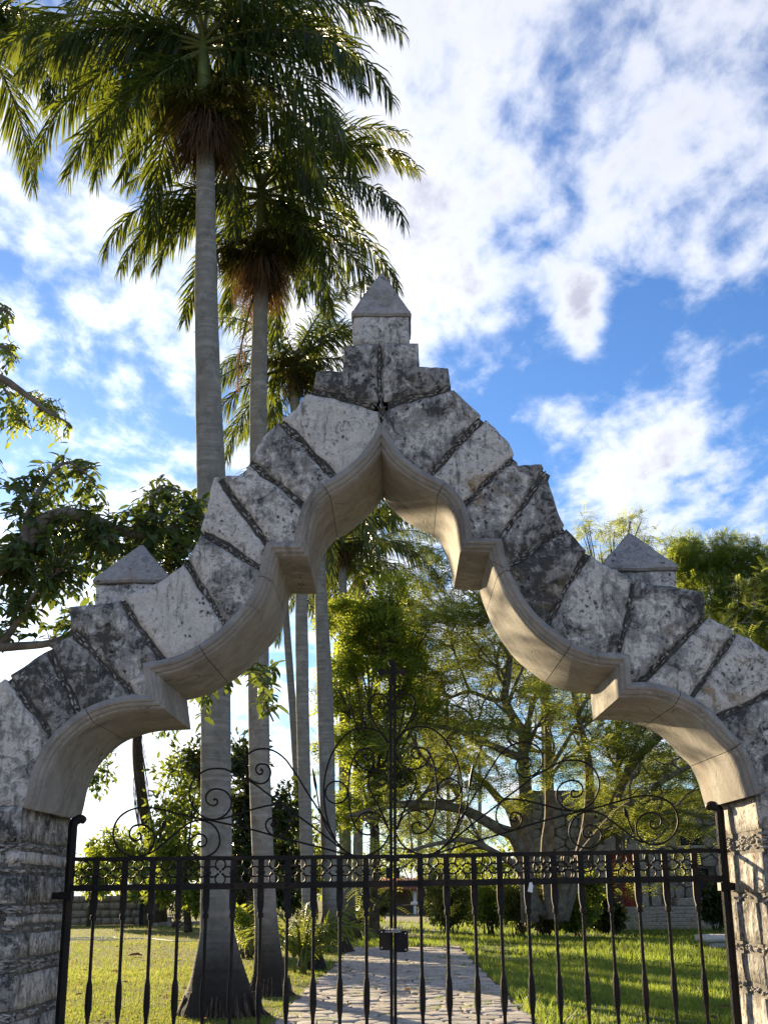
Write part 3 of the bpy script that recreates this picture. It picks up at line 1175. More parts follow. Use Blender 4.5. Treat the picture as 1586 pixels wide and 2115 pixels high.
    for i in range(len(xs) - 1):
        xc = (xs[i] + xs[i + 1]) / 2
        half = abs(xs[i + 1] - xs[i]) / 2 - 0.014
        zc = (ztop(xc) + zlow(xc)) / 2 + .002
        q = None
        pos = [(0, 0.034, R(90)), (0, -0.034, R(-90)), (min(half, .036), 0, R(0)), (-min(half, .036), 0, R(180))]
        sc = min(1.0, half / 0.055 + .12)
        for j, (dx, dz, a) in enumerate(pos):
            if j == 0:
                mq = MB()
                mq.lathe((xc, GY, zc), [(0.004, -.006), (0.006, 0), (0.004, .006)], 6)
                q = put('quatrefoil', mq.mesh('quatrefoil', M_IRON), root)
            r = put('ring', ring_me, q)
            # the gap of each ring opens towards the centre
            r.rotation_euler = (0, -(a + math.pi), 0)
            r.scale = (sc, 1, sc)
            r.location = (xc + dx * sc, GY + random.uniform(-.002, .002), zc + dz)
    return ztop, zlow


build_leaf(gl, BARS_L, None, None, ((150, 1775), (804, 1769.5)), ((150, 1835), (804, 1825.5)))
build_leaf(gr, BARS_R, None, None, ((1486, 1756.5), (819, 1769)), ((1486, 1814.5), (819, 1825)))


# hinge posts hooked over at the head, held by a strap in the pillar
def hinge_post(root, top_px, bot_px, dirn, clamp_px):
    a, b = gp(*top_px), gp(*bot_px)
    d = (b - a)
    tb = (0.05 - a.z) / d.z
    foot = a + d * tb
    foot = Vector((foot.x, GY, 0.05))
    hook = [foot, Vector(((foot.x + a.x) / 2, GY, a.z / 2))]
    ax = a.x
    pts = [foot, foot.lerp(a, .5), foot.lerp(a, .93)]
    pts += [Vector((ax, GY, a.z - .012)), Vector((ax + dirn * .012, GY + .01, a.z + .012)), Vector((ax + dirn * .032, GY + .02, a.z + .02)), Vector((ax + dirn * .05, GY + .03, a.z + .008))]
    pts = catmull(pts, 5)
    mb = MB()
    mb.tube(pts, [0.023] * (len(pts) - 6) + [0.022, 0.021, 0.020, 0.019, 0.017, 0.013], 8)
    put('hinge_post', mb.mesh('hinge_post', M_IRON, True, 40), root)
    c = gp(*clamp_px)
    mb = MB()
    mb.box((c.x - dirn * .042, GY - .01, c.z), (0.085, 0.03, 0.032))
    mb.box((c.x, GY, c.z), (0.058, 0.062, 0.036))
    o = put('hinge_strap', mb.mesh('hinge_strap', M_IRON), root)


hinge_post(gl, (152, 1700), (124, 2115), 1, (138, 1850))
hinge_post(gr, (1484, 1672), (1522, 2115), -1, (1497, 1831))

# meeting stiles and cross
for root, px0, top, sgn in ((gl, 804.5, 1402, -1), (gr, 812.0, 1372, 1)):
    mb = MB()
    a, b = gp(px0 + 3.0 * (1 if sgn > 0 else 0.6), top), gp(px0 + 4.5, 2115)
    b = Vector((a.x + (b.x - a.x) * (a.z - 0.08) / (a.z - b.z), GY, 0.08))
    n = 10
    pts = [b.lerp(a, k / n) for k in range(n + 1)]
    V = []
    for p in pts:
        hw = 0.0076
        V += [(p.x - hw, GY - .011, p.z), (p.x + hw, GY - .011, p.z), (p.x + hw, GY + .011, p.z), (p.x - hw, GY + .011, p.z)]
    Fs = [(3, 2, 1, 0), (n * 4, n * 4 + 1, n * 4 + 2, n * 4 + 3)]
    for k in range(n):
        for i in range(4):
            Fs.append((k * 4 + i, k * 4 + (i + 1) % 4, k * 4 + 4 + (i + 1) % 4, k * 4 + 4 + i))
    mb.add(V, Fs)
    put('meeting_stile', mb.mesh('meeting_stile', M_IRON), root)
    c = gp(px0 + 2.5 + sgn * 3, 1771)
    mb = MB()
    mb.box((c.x, GY - .005, c.z - .004), (0.034, 0.036, 0.03))
    mb.box((c.x + sgn * .004, GY - .005, c.z - .072), (0.026, 0.034, 0.05))
    put('stile_socket', mb.mesh('stile_socket', M_IRON), root)

cross = MB()
cc = gp(809.5, 1389)
up = Vector((-0.006, 0, 1)).normalized()


def flat_poly(mb, pts2, c, thick, yoff=0):
    n = len(pts2)
    V = [(c.x + x, GY + yoff - thick / 2, c.z + z) for x, z in pts2] + [(c.x + x, GY + yoff + thick / 2, c.z + z) for x, z in pts2]
    Fs = [tuple(range(n)), tuple(range(2 * n - 1, n - 1, -1))] + [(i, i + n, (i + 1) % n + n, (i + 1) % n) for i in range(n)]
    mb.add(V, Fs)


def knob(ang, base, r0, rl):
    """outline of a lobed arm end"""
    out = []
    for k in range(9):
        a = R(-150 + 300 * k / 8)
        out.append((base + rl + rl * math.cos(a), rl * math.sin(a) * 1.05))
    ca, sa = math.cos(ang), math.sin(ang)
    arm = [(0.0, -r0)] + [(base, -r0)] + out + [(base, r0)] + [(0.0, r0)]
    return [(x * ca - y * sa, x * sa + y * ca) for x, y in arm]


for k, ang in enumerate((R(90), R(178), R(2))):
    flat_poly(cross, knob(ang, 0.030 if k == 0 else 0.036, 0.0075, 0.0185), cc, 0.012, 0.0003 * k)
flat_poly(cross, [(-.0085, -.06), (.0085, -.06), (.0085, .01), (-.0085, .01)], cc, 0.0135)
put('cross', cross.mesh('cross', M_IRON), gr)

# forged scrolls, traced on the left leaf and mirrored to the right one
SC = []
# upper heart arm: curl beside the stile, over the top, down to the stile
SC.append(('heart_scroll', [(785, 1455), (783, 1451), (786, 1448), (791, 1450), (792, 1457), (787, 1462), (780, 1460), (777, 1453), (781, 1444), (788, 1440), (797, 1446), (799, 1440), (790, 1434), (781, 1433), (769, 1437), (761, 1447), (760, 1456), (763, 1473), (770, 1489), (780, 1506), (790, 1520), (800, 1535)], 0.0048))
SC[-1] = ('heart_scroll', [(786, 1455), (783, 1453), (781, 1457), (783, 1462), (789, 1464), (796, 1461), (800, 1453), (797, 1442), (789, 1435), (780, 1434), (769, 1438), (762, 1447), (760, 1457), (763, 1473), (770, 1489), (780, 1506), (790, 1520), (801, 1536)], 0.0048)
SC.append(('loop_scroll', [(801, 1534), (793, 1522), (785, 1514), (775, 1508), (764, 1505), (753, 1503.5), (743, 1504), (730, 1508), (717, 1516), (706, 1526), (696, 1539), (688, 1553), (681, 1568), (675, 1588), (670.5, 1610), (669, 1632), (670, 1655), (673, 1678), (678, 1700), (687, 1724), (697, 1741), (708, 1753), (720, 1763), (736, 1768), (752, 1768), (766, 1764), (779, 1757), (790, 1748), (798, 1737), (803, 1724)], 0.0048))
SC.append(('curl_scroll', [(757, 1561), (754, 1558), (752, 1562), (755, 1567), (761, 1569), (767, 1565), (770, 1558), (767, 1550), (759, 1546), (749, 1547), (739, 1552), (733, 1561), (734, 1571), (741, 1581), (752, 1588), (766, 1590.5), (780, 1587), (791, 1579), (798, 1567), (801, 1550)], 0.0048))
SC.append(('curl_scroll', [(759, 1708), (756, 1706), (757, 1702), (762, 1701), (769, 1704), (772, 1711), (770, 1719), (763, 1724), (752, 1723), (741, 1717), (732, 1704), (726, 1686), (722, 1664), (720, 1640), (720, 1618), (722, 1600), (725, 1582), (730, 1567), (736, 1558)], 0.0046))
SC.append(('heart_scroll', [(787, 1613), (784, 1611), (781, 1614), (782, 1619), (788, 1622), (795, 1619), (799, 1611), (796, 1600), (788, 1593), (779, 1592), (768, 1597), (762, 1607), (761, 1618), (764, 1630), (771, 1645), (781, 1664), (791, 1684), (799, 1702), (802, 1714)], 0.0048))
SC.append(('arc_scroll', [(802, 1712), (795, 1697), (786, 1686), (775, 1679), (763, 1677), (751, 1680), (742, 1687), (734, 1698)], 0.0042))
SC.append(('long_scroll', [(537, 1592), (534, 1590), (532, 1593), (535, 1597), (541, 1597), (546, 1591), (545, 1584), (541, 1578.5), (534, 1579), (529, 1586), (529.5, 1594), (535, 1600)], 0.004))
SC[-1] = ('long_scroll', [(539, 1592), (540, 1589), (543, 1592), (541, 1598), (535, 1599), (530, 1594), (529, 1587), (533, 1580), (541, 1578), (551, 1580), (558, 1589), (559, 1599), (554, 1611), (544, 1618), (532, 1617.5), (517, 1610), (508, 1598), (505, 1583), (507, 1569), (514, 1557), (525, 1550), (539, 1546.5), (553, 1547), (566, 1551), (579, 1559), (592, 1571), (604, 1588), (616, 1606), (632, 1632), (648, 1657), (664, 1683), (678, 1706), (692, 1732)], 0.0048)
SC.append(('long_scroll', [(441, 1653), (444, 1650), (448, 1652), (449, 1658), (444, 1663), (436, 1663), (428, 1658), (425, 1648), (428, 1638), (437, 1631), (449, 1629), (463, 1633), (473, 1642), (478, 1655), (475, 1670), (465, 1683), (450, 1691), (436, 1692), (420, 1687), (406, 1676), (396, 1660), (391, 1642), (393, 1625), (401, 1608), (415, 1596), (430, 1589), (447, 1587), (463, 1588), (478, 1594), (495, 1603), (512, 1611.5), (530, 1622), (551, 1638), (578, 1657), (604, 1677), (632, 1697), (660, 1718), (690, 1741), (712, 1757), (728, 1766)], 0.0048))
SC.append(('long_scroll', [(285, 1724), (288, 1721), (292, 1724), (291, 1731), (285, 1736), (277, 1736), (270, 1729), (269, 1719), (274, 1709), (284, 1704), (296, 1704), (308, 1709), (317, 1719), (320, 1733), (317, 1748), (308, 1760), (296, 1767), (281, 1769), (264, 1766), (248, 1755), (238, 1739), (235, 1722), (239, 1702), (250, 1686), (267, 1674.5), (286, 1669), (304, 1668), (325, 1670), (350, 1676), (378, 1683), (410, 1690), (447, 1697), (490, 1706.5), (530, 1716), (573, 1728), (621, 1740), (668, 1752), (705, 1762), (730, 1768)], 0.005))
SC.append(('curl_scroll', [(413, 1740), (411, 1737), (415, 1735), (419, 1738), (419, 1745), (412, 1748), (404, 1745), (399, 1740), (425, 1735)], 0.004))
SC[-1] = ('curl_scroll', [(414, 1740), (412, 1738), (409, 1742), (411, 1747), (418, 1748.5), (425, 1744), (427, 1735), (423, 1727), (413, 1723), (402, 1726), (393, 1734), (389, 1745), (393, 1757), (403, 1766), (416, 1770), (430, 1768), (443, 1760), (452, 1748), (454, 1733), (450, 1717), (440, 1704), (427, 1697), (412, 1694), (398, 1697), (384, 1704), (368, 1717), (352, 1730), (337, 1743), (322, 1755), (305, 1765)], 0.0048)
SC.append(('curl_scroll', [(565, 1703), (563, 1700), (566, 1698), (571, 1700), (573, 1706), (568, 1708), (563, 1707)], 0.004))
SC[-1] = ('curl_scroll', [(565, 1703), (563, 1700.5), (561, 1704), (564, 1708), (570, 1708), (574, 1703), (573, 1695), (567, 1690.5), (558, 1691), (551, 1698), (550, 1708), (555, 1718), (564, 1725), (575, 1726), (588, 1722), (597, 1712), (602, 1698), (600, 1683), (593, 1670), (583, 1663), (571, 1662), (556, 1664), (537, 1668), (516, 1674), (496, 1680), (476, 1687), (455, 1692), (440, 1693)], 0.0048)
RINGS = [(695, 1636.5, 23)]
BUDS = [[(327, 1742), (332, 1728), (336, 1714), (339, 1704)], [(693, 1738), (676, 1712), (662, 1678), (655, 1640), (650, 1612)]]
MX0, MY0 = gp(GC, 1770).x, 0


def leaf_scrolls(root, mirror):
    gx = gp(GC, 1770).x
    # the right leaf hangs a touch higher on the picture: real difference in rail height
    dz = gp(819, 1769).z - gp(804, 1769.5).z

    def cv(p, lift):
        q = gp(*p)
        if mirror:
            x = 2 * gx - q.x
            k = (x - gx) / 1.62
            return Vector((gx + (x - gx) * 1.02, GY + lift, q.z + k * 0.040))
        return Vector((q.x, GY + lift, q.z))
    for i, (nm, pts, rad) in enumerate(SC):
        lift = ((i * 7) % 5 - 2) * 0.0045
        c = catmull([cv(p, lift) for p in pts], 4)
        mb = MB()
        n = len(c)
        rr_ = [rad * 1.02 * (1.35 if k < 5 else 1.0) for k in range(n)]
        mb.tube(c, rr_, 6)
        put(nm, mb.mesh(nm, M_IRON, True), root)
    for (x, y, r) in RINGS:
        mb = MB()
        mb.tube([cv((x + r * math.cos(a), y + r * math.sin(a)), 0.003) for a in [2 * math.pi * k / 30 for k in range(31)]], 0.0045, 6, cap=False)
        put('scroll_ring', mb.mesh('scroll_ring', M_IRON, True), root)
    for k, b in enumerate(BUDS):
        mb = MB()
        c = catmull([cv(p, -0.006) for p in b], 5)
        mb.tube(c, 0.004, 6)
        e = (c[-1] - c[-4]).normalized()
        L = 0.055 if k == 0 else 0.135
        wmax = 0.011 if k == 0 else 0.017
        st = c[-1] - e * (0.02 if k == 0 else .06)
        mb.tube([st + e * (L * t) for t in (0, .12, .3, .5, .7, .87, 1.0)], [.003, wmax * .65, wmax, wmax * .95, wmax * .7, wmax * .35, .001], 8, flat=0.45 if k else 1)
        put('spear_bud', mb.mesh('spear_bud', M_IRON, True), root)


leaf_scrolls(gl, False)
leaf_scrolls(gr, True)

# lock plates on each leaf
for root, x0, x1, y0, y1 in ((gl, 783, 808, 1919, 1962), (gr, 816, 843, 1922, 1966)):
    a, b = gp(x0, y0), gp(x1, y1)
    mb = MB()
    mb.box(((a.x + b.x) / 2, GY - .022, (a.z + b.z) / 2), (abs(b.x - a.x), 0.032, abs(a.z - b.z)))
    me = mb.mesh('lock_box', M_IRON)
    bm = bmesh.new()
    bm.from_mesh(me)
    bmesh.ops.bevel(bm, geom=list(bm.edges), offset=0.005, segments=2, affect='EDGES')
    bm.to_mesh(me)
    bm.free()
    lk = put('lock_box', me, root)
    mb = MB()
    sx = a.x + .012 if x0 < 800 else b.x - .012
    for (xx, zz) in ((sx, a.z - .012), (sx, b.z + .012)):
        mb.lathe((xx, 0, 0), [(0.004, 0), (0.004, .002), (.002, .003)], 8)
        for i in range(len(mb.v) - 24, len(mb.v)):
            p = mb.v[i]
            mb.v[i] = (p[0], GY - .038 - p[2], zz + p[1])
    put('screw', mb.mesh('screw', M_ZINC), lk)

# galvanised chain looped round the stiles
chain = thing('padlock_chain', gp(812, 1922) + Vector((0, -.03, 0)), 'short galvanised chain wound round both meeting stiles above the lock', 'chain')
lm = MB()
lm.tube([(0.011 * math.cos(a) * (1.0), 0, 0.0065 * math.sin(a)) for a in [2 * math.pi * k / 14 for k in range(15)]], 0.0018, 5, cap=False)
link_me = lm.mesh('chain_link', M_ZINC, True)
k = 0
for (s, z0, amp) in ((1, 1917, 5), (-1, 1924, 4)):
    for i in range(7):
        t = i / 6
        p = gp(799 + 25 * t, z0 + amp * math.sin(t * math.pi) * s)
        l = put('chain_link', link_me, chain)
        l.location = (p.x, GY - 0.046 - 0.006 * math.sin(t * math.pi), p.z)
        l.rotation_euler = (R(85 * (k % 2)) + random.uniform(-.3, .3), R(random.uniform(-25, 25)), random.uniform(-.3, .3))
        k += 1

# white card tag tied to the rail of the right leaf
tg = MB()
c = gp(1093, 1823)
q = [(-.004, .0), (.008, .002), (.013, -.016), (.008, -.046), (-.014, -.040), (-.008, -.015)]
n = len(q)
V = [(c.x + x, GY - .036 + .05 * z * .2, c.z + z) for x, z in q] + [(c.x + x, GY - .035 + .05 * z * .2, c.z + z) for x, z in q]
tg.add(V, [tuple(range(n - 1, -1, -1)), tuple(range(n, 2 * n))] + [(i, (i + 1) % n, (i + 1) % n + n, i + n) for i in range(n)])
tag(put('card_tag', tg.mesh('card_tag', M_PAPER)), 'small white card tag tied to the gate rail', 'tag')

# ------------------------------------------------------------------ ground, path
def lawn_mat():
    m, nt, b = new_mat('lawn')
    v = obj_coord(nt, False)
    sep = nt.add('ShaderNodeSeparateXYZ')
    nt.link(v, sep.inputs[0])
    big = nt.noise(v, 0.22, 4, 0.6, 0.3)
    mid = nt.noise(v, 1.6, 6, 0.65, 0.3)
    fine = nt.noise(v, 26, 5, 0.7)
    green = nt.mix(nt.ramp(mid, 0.3, 0.7), (0.045, 0.085, 0.014), (0.085, 0.14, 0.024))
    dry = nt.mix(nt.ramp(mid, 0.3, 0.7), (0.14, 0.15, 0.045), (0.26, 0.225, 0.10))
    # the lawn left of the palms is thinner and drier than the right one
    left = nt.ramp(nt.math('ADD', sep.outputs[0], nt.math('MULTIPLY', big, 2.5)), -2.2, 1.2, 1.0, 0.0)
    c = nt.mix(nt.math('MULTIPLY', left, nt.ramp(nt.noise(v, 0.9, 5, 0.65), 0.30, 0.6, .35, 1)), green, dry)
    c = nt.mix(nt.ramp(fine, 0.4, 0.65, 0, .5), c, (0.05, 0.06, 0.016))
    earth = nt.ramp(nt.noise(v, 0.6, 6, 0.7, 0.4), 0.60, 0.72, 0, .6)
    c = nt.mix(earth, c, (0.15, 0.11, 0.055))
    nt.link(c, b.inputs['Base Color'])
    b.inputs['Roughness'].default_value = 1.0
    b.inputs['Specular IOR Level'].default_value = 0.05
    nt.link(nt.bump(nt.math('ADD', fine, nt.math('MULTIPLY', mid, .6)), 0.9, 0.05), b.inputs['Normal'])
    return m


M_LAWN = lawn_mat()
M_EARTH = simple_mat('path_earth', (0.16, 0.135, 0.09), 1.0, 0.25, 3.0, 0.7, 0.03, rnd=False, c2=(0.085, 0.09, 0.035))
M_GRAVEL = simple_mat('pale_forecourt', (0.42, 0.39, 0.34), 1.0, 0.12, 4.0, 0.6, 0.02, rnd=False)


def sheet(name, x0, x1, y0, y1, z, mat, nx=1, ny=1, amp=0.0):
    X, Y = np.meshgrid(np.linspace(x0, x1, nx + 1), np.linspace(y0, y1, ny + 1))
    Z = np.full_like(X, z)
    V = np.stack([X.ravel(), Y.ravel(), Z.ravel()], 1)
    if amp:
        for i in range(len(V)):
            V[i, 2] += noise.noise(Vector((V[i, 0] * .35, V[i, 1] * .35, 1.1))) * amp
    I = np.arange((nx + 1) * (ny + 1)).reshape(ny + 1, nx + 1)
    Fq = np.stack([I[:-1, :-1].ravel(), I[:-1, 1:].ravel(), I[1:, 1:].ravel(), I[1:, :-1].ravel()], 1)
    return put(name, fast_mesh(name, V, Fq, [mat], smooth=True), kind='structure')


sheet('lawn', -1400, 1400, -60, 2200, -0.012, M_LAWN)
sheet('forecourt', -40, 40, -40, 5.9, -0.004, M_GRAVEL)
# path: edges taken on the ground
A0, A1 = ground(560, 2115), ground(748, 1938)
B0, B1 = ground(1110, 2115), ground(927, 1935)


def path_edge(y, left):
    a, b = (A0, A1) if left else (B0, B1)
    t = (y - a.y) / (b.y - a.y)
    return a.x + (b.x - a.x) * t


PY0, PY1 = 6.4, 39.0
V = []
for y in (PY0, 20, PY1, 60, 100):
    wl = path_edge(min(y, 60), True)
    wr = path_edge(min(y, 60), False)
    V += [(wl - .08, y, -0.006), (wr + .08, y, -0.006)]
pth = put('path', fast_mesh('path', V, np.array([[i * 2, i * 2 + 1, i * 2 + 3, i * 2 + 2] for i in range(4)]), [M_EARTH]), kind='structure')

M_FLAG = []


def flag_mat():
    m, nt, b = new_mat('pale_flagstone')
    v = obj_coord(nt)
    oi = nt.add('ShaderNodeObjectInfo')
    a = nt.noise(v, 4, 7, 0.65, 0.4)
    f = nt.noise(v, 38, 5, 0.7)
    c = nt.mix(oi.outputs['Random'], (0.36, 0.31, 0.27), (0.52, 0.475, 0.43))
    c = nt.mix(nt.ramp(a, 0.45, 0.7, 0, .6), c, (0.24, 0.205, 0.17))
    c = nt.mix(nt.ramp(f, 0.5, 0.7, 0, .4), c, (0.15, 0.135, 0.115))
    mo = nt.ramp(nt.noise(nt.vmath('ADD', v, (4, 2, 8)).outputs[0], 2.2, 6, 0.7), 0.60, 0.70, 0, .75)
    c = nt.mix(mo, c, (0.12, 0.14, 0.035))
    nt.link(c, b.inputs['Base Color'])
    b.inputs['Roughness'].default_value = 0.95
    b.inputs['Specular IOR Level'].default_value = 0.1
    nt.link(nt.bump(nt.math('ADD', a, nt.math('MULTIPLY', f, .5)), 0.7, 0.02), b.inputs['Normal'])
    return m


FLAG = flag_mat()


def voronoi_cells(sites, bounds_fn, reach):
    """clip each site's start polygon by the bisectors of its neighbours"""
    out = []
    S = np.array([(s.x, s.y) for s in sites])
    for i, s in enumerate(sites):
        poly = bounds_fn(s)
        d = np.hypot(S[:, 0] - s.x, S[:, 1] - s.y)
        for j in np.argsort(d)[1:18]:
            if d[j] > reach * 2:
                break
            q = sites[j]
            mid = (s + q) / 2
            nrm = (q - s)
            new = []
            m = len(poly)
            for k in range(m):
                a, b = poly[k], poly[(k + 1) % m]
                da, db = (a - mid).dot(nrm), (b - mid).dot(nrm)
                if da <= 0:
                    new.append(a)
                if (da < 0) != (db < 0) and abs(da - db) > 1e-12:
                    new.append(a.lerp(b, da / (da - db)))
            poly = new
            if len(poly) < 3:
                break
        out.append(poly if len(poly) >= 3 else None)
    return out


def shrink(poly, d, rng):
    """inset a convex polygon and round it a little"""
    n = len(poly)
    c = sum(poly, Vector((0, 0))) / n
    P = []
    for i in range(n):
        a, b, e = poly[i - 1], poly[i], poly[(i + 1) % n]
        for t in (0.22, 0.5, 0.78):
            pass
        L0, L1 = (a - b).length, (e - b).length
        P.append(b.lerp(a, min(.28, .06 / max(L0, .01))))
        P.append(b.lerp(e, min(.28, .06 / max(L1, .01))))
    out = []
    for p in P:
        v = (c - p)
        L = v.length
        out.append(p + v * (min(.45, d / max(L, .01))) + Vector((rng.uniform(-1, 1), rng.uniform(-1, 1))) * d * .35)
    return out


def stone_from_poly(poly, z0, z1, mat, name, dome=0.006, rng=random):
    n = len(poly)
    c = sum(poly, Vector((0, 0))) / n
    tilt = (rng.uniform(-.012, .012), rng.uniform(-.012, .012))

    def zz(p):
        return (p.x - c.x) * tilt[0] + (p.y - c.y) * tilt[1]
    V = [(p.x, p.y, z0) for p in poly]
    V += [(p.x, p.y, z1 - .012 + zz(p)) for p in poly]
    q = [p.lerp(c, min(.3, .02 / max((p - c).length, .01))) for p in poly]
    V += [(p.x, p.y, z1 + zz(p) + rng.uniform(-.002, .002)) for p in q]
    V.append((c.x, c.y, z1 + dome))
    Fs = []
    for j in (0, 1):
        for i in range(n):
            Fs.append((j * n + i, j * n + (i + 1) % n, (j + 1) * n + (i + 1) % n, (j + 1) * n + i))
    for i in range(n):
        Fs.append((2 * n + i, 2 * n + (i + 1) % n, 3 * n))
    mb = MB()
    mb.add(V, Fs)
    return mb.mesh(name, mat)


rng = random.Random(21)
sites = []
y = 13.6
while y < PY1:
    step = 0.40 + (y - 13.6) * 0.006
    xl, xr = path_edge(y, True), path_edge(y, False)
    nx = max(3, int(round((xr - xl) / rng.uniform(.27, .44))))
    for k in range(nx):
        sites.append(Vector((xl + (xr - xl) * (k + .5 + rng.uniform(-.38, .38)) / nx, y + rng.uniform(-.36, .36) * step)))
    y += step
cells = voronoi_cells(sites, lambda s: [Vector((path_edge(s.y, True) - rng.uniform(-.12, .07), s.y - 1)), Vector((path_edge(s.y, False) + rng.uniform(-.12, .07), s.y - 1)), Vector((path_edge(s.y, False) + rng.uniform(-.12, .07), s.y + 1)), Vector((path_edge(s.y, True) - rng.uniform(-.12, .07), s.y + 1))], 1.0)
nst = 0
rest = MB()
for poly in cells:
    if poly is None:
        continue
    if area2(poly) < 0:
        poly = poly[::-1]
    P = shrink(poly, rng.uniform(.008, .022), rng)
    h = rng.uniform(.006, .034)
    c = sum(P, Vector((0, 0))) / len(P)
    P = [p - c for p in P]
    me = stone_from_poly(P, -0.03, h, FLAG, 'flagstone', rng.uniform(.0, .012), rng)
    if nst < 300:
        put('flagstone', me, pth, loc=(c.x, c.y, 0))
    else:
        rest.add([(v.co.x + c.x, v.co.y + c.y, v.co.z) for v in me.vertices], [tuple(p.vertices) for p in me.polygons])
        bpy.data.meshes.remove(me)
    nst += 1
put('far_flagstones', rest.mesh('far_flagstones', FLAG), pth, kind='stuff')
print('flagstones', nst)


# ------------------------------------------------------------------ leaf clouds
def unit(v):
    return v / np.maximum(np.linalg.norm(v, axis=1, keepdims=True), 1e-9)


T_SIMPLE = (np.array([[0, 0, 0], [.30, .20, .05], [.68, .17, .03], [1, 0, -.10], [.68, -.17, .03], [.30, -.20, .05], [.5, 0, -.03]]),
            [np.array([[0, 1, 6, 5]]), np.array([[1, 2, 3, 6], [6, 3, 4, 5]])])
T_QUAD = (np.array([[0, 0, 0], [.5, .24, .05], [1, 0, -.06], [.5, -.24, .05]]), [np.array([[0, 1, 2, 3]])])


def pinnate(pairs=6, ll=.30, lw=.085, droop=.25):
    V, Fq = [], []
    for i in range(pairs):
        t = .12 + .88 * i / (pairs - 1)
        z = -droop * t * t
        for sd in (-1, 1):
            L = ll * (1 - .45 * abs(t - .45))
            o = len(V)
            bx = t
            dx, dy, dz = .35 * L, sd * .92 * L, -.10 * L
            V += [(bx, 0, z), (bx + dx * .5 - lw * .5, dy * .5, z + dz * .2), (bx + dx, dy, z + dz), (bx + dx * .5 + lw * .6, dy * .5, z + dz * .2)]
            Fq.append((o, o + 1, o + 2, o + 3))
    return np.array(V), [np.array(Fq)]


T_PINN = pinnate(6)
T_PINN_S = pinnate(4, .40, .16)


def leaves_mesh(name, P, D, U, size, tmpl, mat, rnd=None):
    """P positions, D leaf direction, U rough up-normal, size (n,)"""
    TV, TF = tmpl
    D = unit(D)
    S = unit(np.cross(U, D))
    N = np.cross(D, S)
    n = len(P)
    k = len(TV)
    W = (P[:, None, :] + size[:, None, None] * (TV[None, :, 0, None] * D[:, None, :] + TV[None, :, 1, None] * S[:, None, :] + TV[None, :, 2, None] * N[:, None, :])).reshape(-1, 3)
    Fs = []
    for f in TF:
        Fs.append((f[None, :, :] + (np.arange(n) * k)[:, None, None]).reshape(-1, f.shape[1]))
    if rnd is None:
        rnd = RNG.random(n)
    # join same arity
    d = {}
    for f in Fs:
        d.setdefault(f.shape[1], []).append(f)
    Fs = [np.concatenate(v) for v in d.values()]
    return fast_mesh(name, W, Fs, [mat], attr=np.repeat(rnd, k))


def blob_points(c, r, n, sub=10, tight=.34, shell=.55):
    """points clumped in sub-blobs spread through an ellipsoid; returns points, outward dirs, clump id"""
    c, r = np.array(c, float), np.array(r, float)
    s = RNG.normal(size=(sub, 3))
    s = unit(s) * (RNG.random((sub, 1)) ** shell)
    idx = RNG.integers(0, sub, n)
    off = RNG.normal(size=(n, 3)) * tight * (0.6 + .8 * RNG.random((sub, 1)))[idx]
    p = s[idx] + off
    L = np.linalg.norm(p, axis=1, keepdims=True)
    p = np.where(L > 1.15, p / L * (1.15 - .2 * RNG.random((n, 1))), p)
    return c + p * r, unit(p * r + off * r * .8 + 1e-6), idx


def foliage(clumps, size, tmpl, mat, name='crown', sub=10, tight=.30, droop=.3, jitter=.35, up=.6):
    """clumps: list (centre, radii, n)"""
    Ps, Ds, Us, Rn = [], [], [], []
    for (c, r, n) in clumps:
        p, d, idx = blob_points(c, r, n, sub=max(3, int(sub)), tight=tight)
        rd = RNG.normal(size=(n, 3)) * .8
        D = d * .7 + rd
        D[:, 2] -= droop
        U = RNG.normal(size=(n, 3)) * .5 + np.array([0, 0, up]) + d * .3
        Ps.append(p)
        Ds.append(D)
        Us.append(U)
        tone = RNG.random(max(3, int(sub)))[idx] * .55 + RNG.random(n) * .45
        Rn.append(tone)
    P, D, U, Rn = (np.concatenate(x) for x in (Ps, Ds, Us, Rn))
    sz = size * (1 + jitter * (RNG.random(len(P)) * 2 - 1))
    return leaves_mesh(name, P, D, U, sz, tmpl, mat, Rn)


def grow_branches(mb, start, direction, length, rad, level, tips, wiggle=.25, spread=.75, rise=.12, kids=(2, 4), sides=5, seg=5, mi=0):
    """a sinuous tapering branch and its children"""
    p = Vector(start)
    d = Vector(direction).normalized()
    pts, rr = [p.copy()], [rad]
    for i in range(seg):
        d = (d + Vector((random.gauss(0, wiggle), random.gauss(0, wiggle), random.gauss(0, wiggle) + rise))).normalized()
        p = p + d * (length / seg)
        pts.append(p.copy())
        rr.append(rad * (1 - .62 * (i + 1) / seg))
    mb.tube(catmull(pts, 2), [rr[min(i // 2, len(rr) - 1)] for i in range(len(pts) * 2 - 1)], sides, mi, cap=False)
    if level <= 0:
        tips.append((pts[-1], d.copy()))
        tips.append((pts[-2].lerp(pts[-1], random.random()), d.copy()))
        return
    for k in range(random.randint(*kids)):
        i = random.randint(max(1, seg // 2 - 1), seg)
        ax = Vector((random.gauss(0, 1), random.gauss(0, 1), random.gauss(0, .8)))
        nd = (d + ax.normalized() * spread).normalized()
        grow_branches(mb, pts[i], nd, length * random.uniform(.5, .75), rr[i] * random.uniform(.55, .8), level - 1, tips, wiggle, spread, rise, kids, max(3, sides - 1), max(3, seg - 1), mi)


